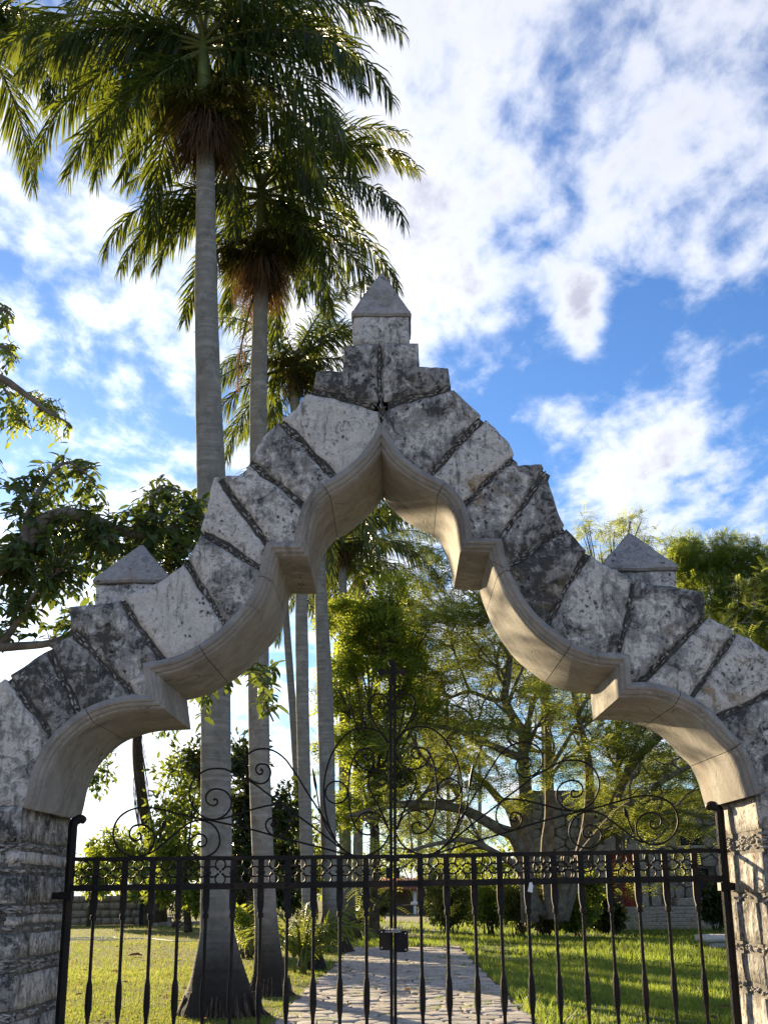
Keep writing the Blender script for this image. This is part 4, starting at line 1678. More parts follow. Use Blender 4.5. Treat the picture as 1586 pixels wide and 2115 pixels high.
M_BARK = simple_mat('grey_bark', (0.27, 0.225, 0.18), 0.95, 0.28, 5, 0.9, 0.03)
M_BARK_D = simple_mat('brown_bark', (0.11, 0.085, 0.06), 0.95, 0.3, 6, 0.9, 0.03)
L_PALM = leaf_mat('palm_leaflet', (0.012, 0.030, 0.013), (0.044, 0.078, 0.020), (0.32, 0.38, 0.03), .28, .36, .45)
L_FIG = leaf_mat('fig_leaf', (0.024, 0.050, 0.018), (0.080, 0.125, 0.040), (0.28, 0.36, 0.05), .32, .38, .4)
L_POIN = leaf_mat('poinciana_leaf', (0.055, 0.085, 0.022), (0.155, 0.20, 0.050), (0.52, 0.58, 0.10), .48, .6, .2)
L_YEL = leaf_mat('sunlit_leaf', (0.06, 0.11, 0.018), (0.17, 0.215, 0.034), (0.54, 0.62, 0.07), .52, .55, .25)
L_DARK = leaf_mat('evergreen_leaf', (0.010, 0.024, 0.010), (0.035, 0.060, 0.016), (0.16, 0.20, 0.02), .25, .4, .4)
L_HEDGE = leaf_mat('garden_leaf', (0.045, 0.080, 0.018), (0.125, 0.175, 0.034), (0.46, 0.54, 0.06), .45, .5, .3)
L_SHRUB = leaf_mat('shrub_leaf', (0.055, 0.085, 0.024), (0.15, 0.18, 0.05), (0.38, 0.42, 0.08), .36, .45, .35)
L_GRASS = leaf_mat('grass_blade', (0.05, 0.10, 0.015), (0.15, 0.215, 0.04), (0.36, 0.46, 0.06), .45, .6, .2)
L_GRASS_DRY = leaf_mat('dry_grass_blade', (0.10, 0.13, 0.03), (0.28, 0.25, 0.10), (0.46, 0.44, 0.12), .42, .7, .15)


# ------------------------------------------------------------------ royal palms
def palm_trunk_mat():
    m, nt, b = new_mat('palm_trunk')
    v = obj_coord(nt)
    tc = nt.add('ShaderNodeTexCoord')
    sep = nt.add('ShaderNodeSeparateXYZ')
    nt.link(tc.outputs['Object'], sep.inputs[0])
    wob = nt.noise(v, 1.6, 3, .5)
    z = nt.math('ADD', sep.outputs[2], nt.math('MULTIPLY', wob, .12))
    ringn = nt.add('ShaderNodeTexNoise', noise_dimensions='1D')
    ringn.inputs['Scale'].default_value = 11
    ringn.inputs['Detail'].default_value = 3
    nt.link(z, ringn.inputs['W'])
    rings = nt.ramp(ringn.outputs['Fac'], .40, .62)
    blot = nt.noise(v, 5.0, 8, .7, .4)
    fine = nt.noise(v, 45, 5, .7)
    c = nt.mix(nt.math('MULTIPLY', rings, nt.ramp(nt.noise(v, 3.0, 3), .35, .65)), (0.225, 0.205, 0.18), (0.32, 0.295, 0.265))
    c = nt.mix(nt.ramp(nt.noise(v, 2.2, 7, .7, .6), .52, .66, 0, .6), c, (0.36, 0.345, 0.32))
    c = nt.mix(nt.ramp(blot, .48, .7, 0, .65), c, (0.12, 0.108, 0.092))
    c = nt.mix(nt.ramp(fine, .56, .72, 0, .5), c, (0.40, 0.39, 0.37))
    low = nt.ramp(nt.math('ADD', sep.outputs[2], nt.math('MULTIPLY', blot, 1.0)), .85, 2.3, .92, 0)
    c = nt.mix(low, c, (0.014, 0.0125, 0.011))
    nt.link(c, b.inputs['Base Color'])
    b.inputs['Roughness'].default_value = .92
    b.inputs['Specular IOR Level'].default_value = .12
    nt.link(nt.bump(nt.math('ADD', nt.math('MULTIPLY', rings, .25), nt.math('ADD', blot, nt.math('MULTIPLY', fine, .3))), .6, .025), b.inputs['Normal'])
    return m


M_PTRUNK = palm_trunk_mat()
M_ROOT = simple_mat('brown_palm_root', (0.12, 0.085, 0.06), .95, .3, 12, .5, .01)
M_SHAFT = simple_mat('green_crownshaft', (0.15, 0.19, 0.05), .45, .25, 3, .2, .01, spec=.4)
M_RACHIS = simple_mat('frond_rachis', (0.14, 0.15, 0.045), .55, .2, 6, 0)
M_FIBRE = leaf_mat('dry_sheath_fibre', (0.045, 0.028, 0.016), (0.17, 0.105, 0.06), (0.30, 0.17, 0.07), .25, .8, .1)
M_FRUIT = leaf_mat('fruit_strand', (0.035, 0.042, 0.010), (0.13, 0.13, 0.03), (0.28, 0.25, 0.05), .22, .7, .2)
M_DEADFR = leaf_mat('dead_frond', (0.06, 0.04, 0.028), (0.17, 0.11, 0.075), (0.26, 0.15, 0.09), .3, .8, .1)


def frond_mesh(th0, bend, L, seed, n=120, leaf=.88, lw=.046, hang=.7, mat=None):
    rg = random.Random(seed)
    S = 24
    pts, th = [Vector((0, 0, 0))], []
    for i in range(S):
        s = (i + .5) / S
        t = R(th0 - bend * s ** 1.25)
        th.append(t)
        pts.append(pts[-1] + Vector((math.cos(t), 0.05 * math.sin(s * 3 + seed), math.sin(t))) * (L / S))
    mb = MB()
    mb.tube(pts, [.034 * (1 - .88 * i / S) + .003 for i in range(S + 1)], 5, 0, cap=False)
    nr = len(mb.v)
    V = [tuple(p) for p in mb.v]
    Q = [f for f in mb.f]
    T = []
    rn = [0.4] * nr
    down = Vector((0, 0, -1))
    for i in range(n):
        s = .10 + .90 * (i + rg.random() * .6) / n
        k = min(S - 1, int(s * S))
        fr = s * S - k
        p = pts[k].lerp(pts[min(k + 1, S)], min(fr, 1))
        t = Vector((math.cos(th[k]), 0, math.sin(th[k])))
        nup = Vector((-math.sin(th[k]), 0, math.cos(th[k])))
        ll = leaf * (0.45 + .55 * min(1, s / .32)) * (1 - .55 * max(0, (s - .55) / .45) ** 1.2) * rg.uniform(.82, 1.1)
        for sd in (-1, 1):
            phi = R(rg.choice((-45, -15, 15, 45)) + rg.uniform(-14, 14))
            fw = R(28 + 34 * s + rg.uniform(-9, 9))
            side = Vector((0, sd, 0)) * math.cos(phi) + nup * math.sin(phi)
            d = (side * math.cos(fw) + t * math.sin(fw)).normalized()
            w = lw * rg.uniform(.75, 1.1) * (1 - .35 * s)
            wv = d.cross(nup * math.cos(phi) - Vector((0, sd, 0)) * math.sin(phi)).normalized()
            q = p.copy()
            o = len(V)
            r_ = rg.random()
            g = hang * rg.uniform(.6, 1.3)
            for j, (f, ws) in enumerate(((0, .55), (.33, 1.0), (.68, .8), (1.0, 0))):
                if j:
                    d = (d + down * g * (.22 + .30 * j)).normalized()
                    q = q + d * ll * .335
                if j < 3:
                    V.append(tuple(q + wv * w * ws * .5))
                    V.append(tuple(q - wv * w * ws * .5))
                    rn += [r_, r_]
                else:
                    V.append(tuple(q))
                    rn.append(r_)
            Q += [(o, o + 1, o + 3, o + 2), (o + 2, o + 3, o + 5, o + 4)]
            T.append((o + 4, o + 5, o + 6))
    # rachis quads come first
    nq = len(mb.f)
    fm = [1] * nq + [0] * (len(Q) - nq) + [0] * len(T)
    return fast_mesh('frond', np.array(V), [np.array(Q), np.array(T)], [mat or L_PALM, M_RACHIS], attr=np.array(rn), fmat=fm)


FR = {
    'up': [frond_mesh(74, 80, 3.4, 1), frond_mesh(64, 95, 3.6, 2)],
    'mid': [frond_mesh(46, 92, 3.6, 3), frond_mesh(36, 98, 3.7, 4), frond_mesh(50, 105, 3.5, 5)],
    'low': [frond_mesh(14, 82, 3.6, 6), frond_mesh(4, 74, 3.5, 7)],
    'hang': [frond_mesh(-18, 60, 3.3, 8, hang=.6), frond_mesh(-34, 46, 3.2, 9, hang=.5)],
}
DEADF = frond_mesh(-62, 24, 2.6, 12, n=44, leaf=.42, lw=.03, hang=.9, mat=M_DEADFR)


def strands(mb_v, mb_q, mb_r, c, n, length, spread, w, droop, rg, up=0.0, rad=0.0):
    """thin hanging strips around a centre"""
    for i in range(n):
        a = rg.uniform(0, 2 * math.pi)
        e = rg.uniform(-1, 1)
        d = Vector((math.cos(a) * spread, math.sin(a) * spread, up + e * .35)).normalized()
        p = Vector(c) + Vector((math.cos(a), math.sin(a), 0)) * rad * rg.uniform(.4, 1.05)
        wv = Vector((-math.sin(a), math.cos(a), rg.uniform(-.4, .4))).normalized() * w
        o = len(mb_v)
        ln = length * rg.uniform(.55, 1.15)
        for j in range(5):
            mb_v += [tuple(p + wv * (1 - j * .2)), tuple(p - wv * (1 - j * .2))]
            d = (d + Vector((rg.gauss(0, .10), rg.gauss(0, .10), -droop))).normalized()
            p = p + d * ln / 4
        mb_q += [(o + 2 * j, o + 2 * j + 1, o + 2 * j + 3, o + 2 * j + 2) for j in range(4)]
        mb_r += [rg.random()] * 10


PALM_G = 'royal palms beside the path'


def palm(base, crown, r_base, r_mid, r_top, label, n_fronds, seed, scale=1.0, shaft=1.25, flare=1.0, fibre=1.0, fruit=1.0, group=PALM_G, az0=0.0, dead=0, azs=None, mid_bulge=1.0, bow=0.0):
    rg = random.Random(seed)
    base, crown = Vector(base), Vector(crown)
    root = thing('royal_palm', base, label, 'palm tree', group)
    axis = crown - base
    top = base + axis * ((axis.length - shaft) / axis.length)
    mb = MB()
    prof_ = [(-.012, 1.75 * flare), (.006, 1.62 * flare), (.02, 1.42 * flare), (.045, 1.2), (.08, 1.07), (.14, 1.0), (.28, .98), (.40, 1.02 * mid_bulge), (.52, 1.06 * mid_bulge), (.62, .98 * mid_bulge), (.72, .88), (.84, .80), (.93, .72), (1.0, .70)]
    pts, rr = [], []
    for t, k in prof_:
        off = Vector((bow * math.sin(t * math.pi) + .02 * math.sin(t * 9 + seed), .02 * math.cos(t * 7 + seed), 0))
        pts.append(base + (top - base) * t + off)
        rr.append(r_mid * k if t > .1 else r_base / 1.0 * (k / 1.07 if k > 1.07 else 1))
    rr = [r_base * k if t < .05 else (r_mid * k if t < .8 else r_top * (k / .72)) for t, k in prof_]
    P = catmull([Vector(p) for p in pts], 5)
    Rr = np.interp(np.linspace(0, len(rr) - 1, len(P)), range(len(rr)), rr)
    mb.tube([p for p in P], list(Rr), 20, 0, cap=False)
    # uneven root foot
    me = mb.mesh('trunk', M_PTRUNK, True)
    for v in me.vertices:
        h_ = (v.co.z - base.z) / axis.z
        ctr = base + (top - base) * min(1, max(0, h_))
        q = noise.noise(Vector((v.co.x * 2.5, v.co.y * 2.5, v.co.z * 1.1 + seed))) * .035 + noise.noise(Vector((v.co.x * 6, v.co.y * 6, v.co.z * 4 + seed))) * .02
        c2 = Vector((ctr.x, ctr.y, v.co.z))
        v.co = c2 + (v.co - c2) * (1 + q)
        if v.co.z < base.z + .7:
            k = (base.z + .7 - v.co.z) / .7
            q = noise.noise(Vector((v.co.x * 5, v.co.y * 5, seed)))
            c2 = Vector((base.x, base.y, v.co.z))
            a_ = math.atan2(v.co.y - base.y, v.co.x - base.x)
            v.co = c2 + (v.co - c2) * (1 + q * .22 * k + k * k * .10 * math.sin(a_ * 7 + seed))
    put('trunk', me, root)
    if flare >= 1.0 and r_base > .19 and base.y < 45:
        mb = MB()
        for k in range(110):
            a_ = rg.uniform(0, 6.283)
            r_ = r_base * 1.62 * flare * rg.uniform(.86, 1.12)
            p0 = base + Vector((math.cos(a_) * r_ * .92, math.sin(a_) * r_ * .92, rg.uniform(.05, .30)))
            p1 = base + Vector((math.cos(a_) * r_ * 1.06, math.sin(a_) * r_ * 1.06, rg.uniform(.0, .06)))
            p2 = base + Vector((math.cos(a_ + rg.gauss(0, .08)) * r_ * rg.uniform(1.1, 1.3), math.sin(a_ + rg.gauss(0, .08)) * r_ * rg.uniform(1.1, 1.3), -.03))
            mb.tube([p0, p1, p2], [.012, .020, .012], 5)
        put('root_mass', mb.mesh('root_mass', M_ROOT, True), root)
    mb = MB()
    sp = [top + (crown - top) * t for t in (-.03, .06, .25, .55, .85, 1.05)]
    mb.tube(sp, [r_top * .95, r_top * 1.18, r_top * 1.12, r_top * .85, r_top * .62, r_top * .4], 14, 0)
    put('crownshaft', mb.mesh('crownshaft', M_SHAFT, True), root)
    for i in range(n_fronds):
        t = i / max(1, n_fronds - 1)
        kind = 'up' if t < .16 else ('mid' if t < .52 else ('low' if t < .80 else 'hang'))
        me = rg.choice(FR[kind])
        o = put('frond', me, root)
        o.location = crown + Vector((rg.uniform(-.05, .05), rg.uniform(-.05, .05), .12 - .35 * t))
        az = (azs[i] if azs and i < len(azs) else az0 + i * 137.5 + rg.uniform(-14, 14))
        if kind in ('low', 'hang') or t > .42:
            dv = (az - 270 + 180) % 360 - 180
            if abs(dv) < 55:
                az = 270 + (62 + rg.uniform(0, 30)) * (1 if dv >= 0 else -1)
        o.rotation_euler = (R(rg.uniform(-12, 12)), R(rg.uniform(-7, 7)), R(az))
        s = scale * rg.uniform(.9, 1.08)
        o.scale = (s, s, s)
    if fibre > 0:
        V, Q, Rn = [], [], []
        c = top + Vector((0, 0, .20))
        for k in range(8):
            strands(V, Q, Rn, c + Vector((0, 0, -.05 + .085 * k)), int(70 * fibre), (.55 + .05 * k) * fibre ** .35, .50, .013, .55, rg, -.15, r_top * (1.35 - .04 * k))
        put('fibre_skirt', fast_mesh('fibre_skirt', np.array(V), np.array(Q), [M_FIBRE], attr=np.array(Rn)), root, kind='stuff')
    if fruit > 0:
        for k in range(5):
            V, Q, Rn = [], [], []
            a = az0 + k * 72 + rg.uniform(-15, 15)
            c = top + Vector((math.cos(R(a)) * .50, math.sin(R(a)) * .50, .85 + rg.uniform(-.2, .2)))
            strands(V, Q, Rn, c, int(260 * fruit), .60, .85, .014, .33, rg, .15, .20)
            mbx = MB()
            mbx.tube([top + Vector((0, 0, .15)), (top + c) / 2 + Vector((0, 0, .22)), c], [.03, .025, .015], 5)
            o_ = len(V)
            V += [tuple(v) for v in mbx.v]
            Q += [tuple(i + o_ for i in f) for f in mbx.f if len(f) == 4]
            Rn += [.3] * len(mbx.v)
            put('fruit_cluster', fast_mesh('fruit_cluster', np.array(V), np.array(Q), [M_FRUIT], attr=np.array(Rn)), root)
    for k in range(dead):
        o = put('dead_frond', DEADF, root)
        o.location = top + Vector((0, 0, .35))
        o.rotation_euler = (0, R(rg.uniform(0, 10)), R(172 + k * 120 + rg.uniform(-10, 10)))
    return root


def palm_px(bpx, cpx, Yb=None, **kw):
    b = ground(*bpx)
    Y = b.y if Yb is None else Yb
    if Yb is not None:
        b = at(bpx[0], bpx[1], Yb)
        b.z = 0
    c = at(cpx[0], cpx[1], Y)
    return palm(b, c, **kw)


palm_px((455, 2096), (420, 84), r_base=.30, r_mid=.228, r_top=.165, n_fronds=29, seed=4, az0=20, shaft=2.3, flare=1.12, fibre=2.0, fruit=1.4, scale=1.12,
        label='nearest royal palm, thick grey trunk flaring black at the foot', mid_bulge=1.0)
palm_px((558, 2054), (540, 390), r_base=.20, r_mid=.190, r_top=.15, n_fronds=26, seed=9, az0=75, shaft=2.25, fibre=2.0, fruit=1.9, dead=1, bow=-.16, scale=1.02,
        label='second royal palm along the path, brown skirt below its crown')
palm_px((640, 2002), (609, 748), r_base=.19, r_mid=.150, r_top=.130, n_fronds=16, seed=14, az0=40, scale=.88, shaft=1.0, fibre=.4, fruit=.7,
        label='slender third royal palm rising from the feathery palm clump')
palm_px((687, 1967), (655, 960), r_base=.33, r_mid=.235, r_top=.16, n_fronds=14, seed=22, az0=10, shaft=1.2, fibre=.7, fruit=.8, scale=1.1,
        label='fourth royal palm along the path, behind the slender one')
palm_px((716, 1943), (708, 1110), r_base=.34, r_mid=.22, r_top=.16, n_fronds=17, seed=27, az0=60, shaft=1.2, fibre=.7, fruit=.8, scale=1.25,
        label='fifth royal palm along the path, crown showing under the arch point')
palm_px((737, 1920), (744, 1160), r_base=.36, r_mid=.24, r_top=.17, n_fronds=15, seed=31, az0=100, shaft=1.2, fibre=.5, fruit=.6, scale=1.3,
        label='sixth royal palm, trunk standing before the low dark shrub')
palm_px((768, 1903), (782, 1290), r_base=.38, r_mid=.26, r_top=.18, n_fronds=13, seed=36, az0=140, shaft=1.2, fibre=0, fruit=0, scale=1.2,
        label='seventh and farthest royal palm of the row beside the path')
palm_px((636, 1925), (586, 1190), r_base=.30, r_mid=.2, r_top=.16, n_fronds=13, seed=41, az0=30, shaft=1.2, fibre=.4, fruit=0, scale=1.1,
        label='royal palm hidden behind the slender trunk, yellow fronds left of it', dead=1)
palm_px((-120, 2080), (-75, 10), scale=1.15, r_base=.3, r_mid=.2, r_top=.16, n_fronds=15, seed=45, az0=0, shaft=1.2, fibre=.5, fruit=.8,
        label='royal palm beyond the left edge, frond tips hanging in the top left corner')
palm_px((1128, 1903), (1122, 1372), r_base=.3, r_mid=.2, r_top=.16, n_fronds=13, seed=52, az0=15, shaft=1.1, fibre=.3, fruit=0, scale=.95, Yb=64,
        label='dark palm crown hanging behind the spreading tree')
for k, (x, cy) in enumerate(((868, 1560), (888, 1520), (927, 1575), (944, 1510), (990, 1545))):
    palm_px((x, 1872), (x + (-4, 3, -2, 4, 0)[k], cy), Yb=104 + 3 * k, r_base=.27, r_mid=.19, r_top=.15, n_fronds=10, seed=60 + k, az0=k * 50, shaft=1, fibre=0, fruit=0,
            label=('far pale palm trunk nearest the tiled pavilion', 'second far palm trunk right of the pavilion', 'third far palm trunk right of the pavilion', 'fourth far palm trunk, tallest crown of the far group', 'far palm trunk just left of the spreading tree')[k],
            group='far palms behind the lawn')


# ------------------------------------------------------------------ broad-leaved trees
def limb(mb, pts, r0, r1, sides=8, per=4, mi=0):
    c = catmull(pts, per)
    n = len(c)
    rr = [r0 + (r1 - r0) * (i / (n - 1)) ** .8 for i in range(n)]
    mb.tube(c, rr, sides, mi, cap=True)
    return c, rr


def limb_px(mb, pxs, Y, r0, r1, dys=None, sides=8):
    pts = []
    for i, p in enumerate(pxs):
        dy = 0 if dys is None else dys[0] + (dys[1] - dys[0]) * i / (len(pxs) - 1)
        pts.append(at(p[0], p[1], Y + dy))
    return limb(mb, pts, r0, r1, sides)


def px_blob(px, py, rx, ry, Y, n, depth=None):
    c = at(px, py, Y)
    s = Y / F
    return (tuple(c), (rx * s, (depth if depth else rx * s), ry * s), n)


# --- fig tree on the left, large glossy leaves, trunk outside the frame
FY = 12.0
fig_base = at(-420, 1900, FY)
fig_base.z = 0
fig = thing('fig_tree', fig_base, 'dark glossy-leaved fig tree reaching in from the left edge', 'tree')
mb = MB()
limb(mb, [fig_base, fig_base + Vector((.1, 0, 1.5)), at(-330, 1500, FY), at(-250, 1330, FY)], .34, .22, 10)
lines = []
for pts, r0, r1, dy in (
        ([(-260, 1400), (-90, 1240), (50, 1125), (95, 1075), (150, 1062), (205, 1078), (280, 1105), (360, 1090), (410, 1060)], .15, .02, .5),
        ([(-260, 1420), (-60, 1345), (20, 1336), (105, 1328), (160, 1300), (215, 1270)], .07, .02, -.2),
        ([(-250, 1380), (-120, 1000), (-60, 820), (-10, 778), (50, 812), (100, 850), (145, 875)], .10, .008, .2),
        ([(-120, 1000), (-70, 760), (-30, 680), (5, 640), (25, 655)], .05, .008, .4),
        ([(-70, 800), (-30, 740), (5, 715), (35, 740)], .03, .006, .3),
        ([(105, 1328), (220, 1390), (330, 1420), (430, 1408), (500, 1380), (540, 1395), (548, 1450), (565, 1490)], .04, .01, .8),
        ([(50, 1125), (60, 1060), (100, 985), (140, 955), (180, 980)], .05, .008, .4),
        ([(280, 1105), (310, 1050), (330, 1005), (365, 1010)], .03, .008, .6),
        ([(0, 1335), (40, 1280), (70, 1230), (120, 1180)], .05, .01, -.3),
        ([(205, 1078), (230, 1120), (280, 1160), (340, 1170)], .04, .008, .2)):
    c, rr = limb_px(mb, pts, FY, r0, r1, (0, dy))
    lines.append(c)
tips_p, tips_d = [], []
allp = [p for c in lines for p in c]


def twig_leaves(mb, clusters, Y, allp, leaf_step, per_twig=9, r=.006, sag=.25):
    P, D, U = [], [], []
    for (px, py, rx, ry, nt_) in clusters:
        for k in range(nt_):
            a = random.uniform(0, 6.28)
            q = math.sqrt(random.random())
            e = at(px + rx * q * math.cos(a), py + ry * q * math.sin(a), Y + random.uniform(-.7, .9))
            s = min(allp, key=lambda p: (p - e).length + random.random() * .15)
            v = e - s
            if v.length > 1.0:
                s = e - v.normalized() * random.uniform(.5, .9)
            m = (s + e) / 2 + Vector((random.gauss(0, .05), random.gauss(0, .05), random.uniform(.02, .10)))
            c = catmull([s, m, e + Vector((0, 0, -sag * .15))], 4)
            mb.tube(c, [r * (1 - .7 * i / (len(c) - 1)) for i in range(len(c))], 4, cap=False)
            for j in range(per_twig):
                t = .25 + .75 * j / (per_twig - 1)
                i = min(len(c) - 2, int(t * (len(c) - 1)))
                f = t * (len(c) - 1) - i
                p = c[i].lerp(c[i + 1], f)
                tan = (c[i + 1] - c[i]).normalized()
                sd = 1 if j % 2 else -1
                side = tan.cross(Vector((random.gauss(0, .3), random.gauss(0, .3), 1))).normalized() * sd
                d = side * random.uniform(.5, 1) + tan * random.uniform(.3, .9) + Vector((0, 0, -sag + random.gauss(0, .35)))
                P.append(p)
                D.append(d)
                U.append(Vector((random.gauss(0, .45), random.gauss(0, .45) - .2, 1)))
    return np.array(P), np.array(D), np.array(U)


FIGC = [(60, 1010, 80, 45, 22), (150, 985, 60, 40, 14), (190, 1060, 100, 45, 34), (330, 1035, 70, 40, 23), (380, 1085, 40, 60, 26), (90, 1160, 110, 50, 55),
        (250, 1130, 110, 55, 59), (50, 1220, 80, 40, 36), (160, 1210, 60, 50, 33), (330, 1130, 70, 45, 34), (20, 1290, 40, 40, 15), (150, 1290, 60, 25, 10), (30, 1090, 50, 60, 17),
        (20, 1180, 50, 60, 33), (110, 1120, 60, 50, 33), (430, 1050, 20, 40, 3), (420, 1150, 60, 50, 26), (480, 1190, 50, 50, 22), (400, 1260, 60, 50, 22), (470, 1290, 50, 40, 17), (310, 1260, 60, 50, 19),  # clumps behind the arch are unseen, added to shade its right soffit
        (455, 1262, 50, 40, 34), (495, 1232, 40, 40, 26), (480, 1300, 40, 25, 20),  # more unseen clumps behind the arch, added to dapple sun on the soffit
        (545, 1385, 28, 28, 6), (535, 1410, 30, 25, 5), (550, 1455, 22, 26, 6), (400, 1480, 22, 50, 3), (470, 1410, 40, 14, 3), (385, 1425, 20, 20, 2)]
P, D, U = twig_leaves(mb, FIGC, FY + .3, allp, .05, 11)
put('trunk', mb.mesh('trunk', M_BARK, True), fig)
sz = .118 * (1 + .55 * (RNG.random(len(P)) * 2 - 1))
# the biggest leaves in view are pieces of their own, the rest one crown
big = set(np.argsort(-sz)[:240].tolist())
keep = np.array([i not in big for i in range(len(P))])
put('crown', leaves_mesh('crown', P[keep], D[keep], U[keep], sz[keep], T_SIMPLE, L_FIG), fig, kind='stuff')
TVm, TFm = T_SIMPLE
leaf_variants = [fast_mesh('leaf', TVm, [np.concatenate(TFm)], [L_FIG], attr=np.full(len(TVm), r_)) for r_ in (.1, .35, .6, .9)]
for i in big:
    d = Vector(D[i]).normalized()
    s_ = Vector(U[i]).cross(d).normalized()
    n_ = d.cross(s_)
    o = put('leaf', leaf_variants[i % 4], fig)
    m = Matrix((d, s_, n_)).transposed().to_4x4()
    o.rotation_euler = m.to_euler()
    o.location = P[i]
    o.scale = (sz[i],) * 3

# --- lighter twigs of a second tree high on the left edge
tw_base = at(-520, 1900, 14.5)
tw_base.z = 0
tw = thing('almond_tree', tw_base, 'pale sunlit leafy twigs hanging in at the left edge above the fig', 'tree')
mb = MB()
limb(mb, [tw_base, at(-480, 1500, 14.5), at(-360, 1100, 14.5), at(-200, 860, 14.5)], .25, .07, 8)
tl = []
for pts, r0, r1 in (([(-200, 860), (-60, 765), (0, 785), (50, 815), (95, 850), (140, 880)], .05, .006), ([(-200, 860), (-80, 680), (-20, 640), (15, 640), (30, 670)], .04, .006),
                    ([(-80, 690), (-30, 700), (10, 722), (35, 750)], .02, .005), ([(0, 785), (30, 840), (55, 880), (80, 890)], .02, .005)):
    c, _ = limb_px(mb, pts, 14.5, r0, r1)
    tl += c
P, D, U = twig_leaves(mb, [(8, 650, 18, 26, 9), (15, 735, 20, 28, 10), (60, 850, 48, 38, 22), (122, 870, 24, 32, 14), (20, 870, 28, 30, 9), (95, 825, 32, 22, 8), (-40, 760, 60, 90, 16)], 14.5, tl, .05, 10, .005, .6)
put('trunk', mb.mesh('trunk', M_BARK, True), tw)
sz = .10 * (1 + .4 * (RNG.random(len(P)) * 2 - 1))
put('crown', leaves_mesh('crown', P, D, U, sz, T_SIMPLE, L_HEDGE), tw, kind='stuff')

# --- spreading poinciana on the right lawn
PYD = 46.0
po_base = at(1125, 1900, PYD)
po_base.z = 0
poin = thing('poinciana_tree', po_base, 'wide many-stemmed feathery tree with bare twisting limbs on the right lawn', 'tree')
mb = MB()
LIMBS = [
    ([(1095, 1905), (1088, 1760), (1087, 1686), (1085, 1630), (1080, 1565), (1080, 1516), (1056, 1476), (1042, 1441), (1048, 1403), (1052, 1362)], .42, .12, 0),
    ([(1080, 1565), (1057, 1558), (1023, 1543), (982, 1524), (947, 1510), (890, 1497), (849, 1490)], .24, .06, -2),
    ([(1042, 1441), (1019, 1446), (970, 1429), (932, 1440), (902, 1452)], .15, .04, 1.5),
    ([(1140, 1900), (1129, 1758), (1135, 1686), (1133, 1592), (1131, 1516), (1129, 1433), (1140, 1370)], .36, .08, 2.5),
    ([(1100, 1900), (1069, 1743), (1023, 1709), (963, 1675), (906, 1664), (849, 1660), (785, 1668), (717, 1688)], .34, .08, -4),
    ([(1110, 1890), (1060, 1690), (1030, 1650), (989, 1607), (925, 1558), (887, 1527), (850, 1492)], .28, .05, 3),
    ([(1160, 1900), (1205, 1743), (1216, 1667), (1216, 1592), (1207, 1535), (1193, 1478), (1182, 1421), (1180, 1360)], .34, .07, 2),
    ([(1150, 1900), (1195, 1790), (1250, 1700), (1300, 1590), (1362, 1523), (1420, 1480)], .36, .08, -1),
    ([(1150, 1900), (1175, 1810), (1228, 1732), (1275, 1679), (1313, 1652), (1390, 1600), (1450, 1570)], .30, .06, -3),
    ([(1230, 1735), (1300, 1700), (1348, 1685), (1401, 1676), (1464, 1691), (1500, 1700)], .18, .05, -3),
    ([(1120, 1890), (1075, 1800), (1020, 1760), (960, 1735), (890, 1745), (840, 1760)], .22, .05, -3),
    ([(1133, 1592), (1165, 1540), (1190, 1500), (1230, 1470), (1280, 1440)], .12, .04, 3),
    ([(1080, 1516), (1100, 1460), (1110, 1400), (1105, 1340), (1090, 1280)], .13, .04, 2),
    ([(1193, 1478), (1230, 1400), (1250, 1330), (1270, 1240)], .12, .04, 3),
    ([(963, 1675), (930, 1620), (900, 1590), (870, 1560), (840, 1500)], .13, .04, -3),
    ([(1052, 1362), (1030, 1300), (1000, 1250), (960, 1200)], .10, .03, 1),
    ([(970, 1429), (950, 1380), (930, 1320), (920, 1260)], .08, .03, 1),
    ([(1362, 1523), (1400, 1420), (1450, 1350), (1500, 1300)], .13, .04, 1),
]
tips = []
for pts, r0, r1, dy in LIMBS:
    c, rr = limb_px(mb, pts, PYD, r0 * .8, r1, (0, dy), 9)
    n = len(c)
    for k in range(8):
        i = random.randint(int(n * .45), n - 1)
        tng = (c[min(i + 1, n - 1)] - c[i - 1]).normalized()
        ax = Vector((random.gauss(0, 1), random.gauss(0, 1), random.gauss(.15, .8))).normalized()
        grow_branches(mb, c[i], tng * .6 + ax * .9, random.uniform(1.4, 3.0), max(.035, rr[i] * .5), 2, tips, .30, .9, .06, (2, 4), 5, 4)
put('trunk', mb.mesh('trunk', M_BARK, True), poin)
P, D, U = [], [], []
for (p, d) in tips:
    for k in range(random.choice((5, 7, 9))):
        P.append(p + Vector((random.gauss(0, .24), random.gauss(0, .24), random.gauss(0, .14))))
        v = d * .4 + Vector((random.gauss(0, 1), random.gauss(0, 1), random.gauss(-.05, .35)))
        D.append(v)
        U.append(Vector((random.gauss(0, .3), random.gauss(0, .3), 1)))
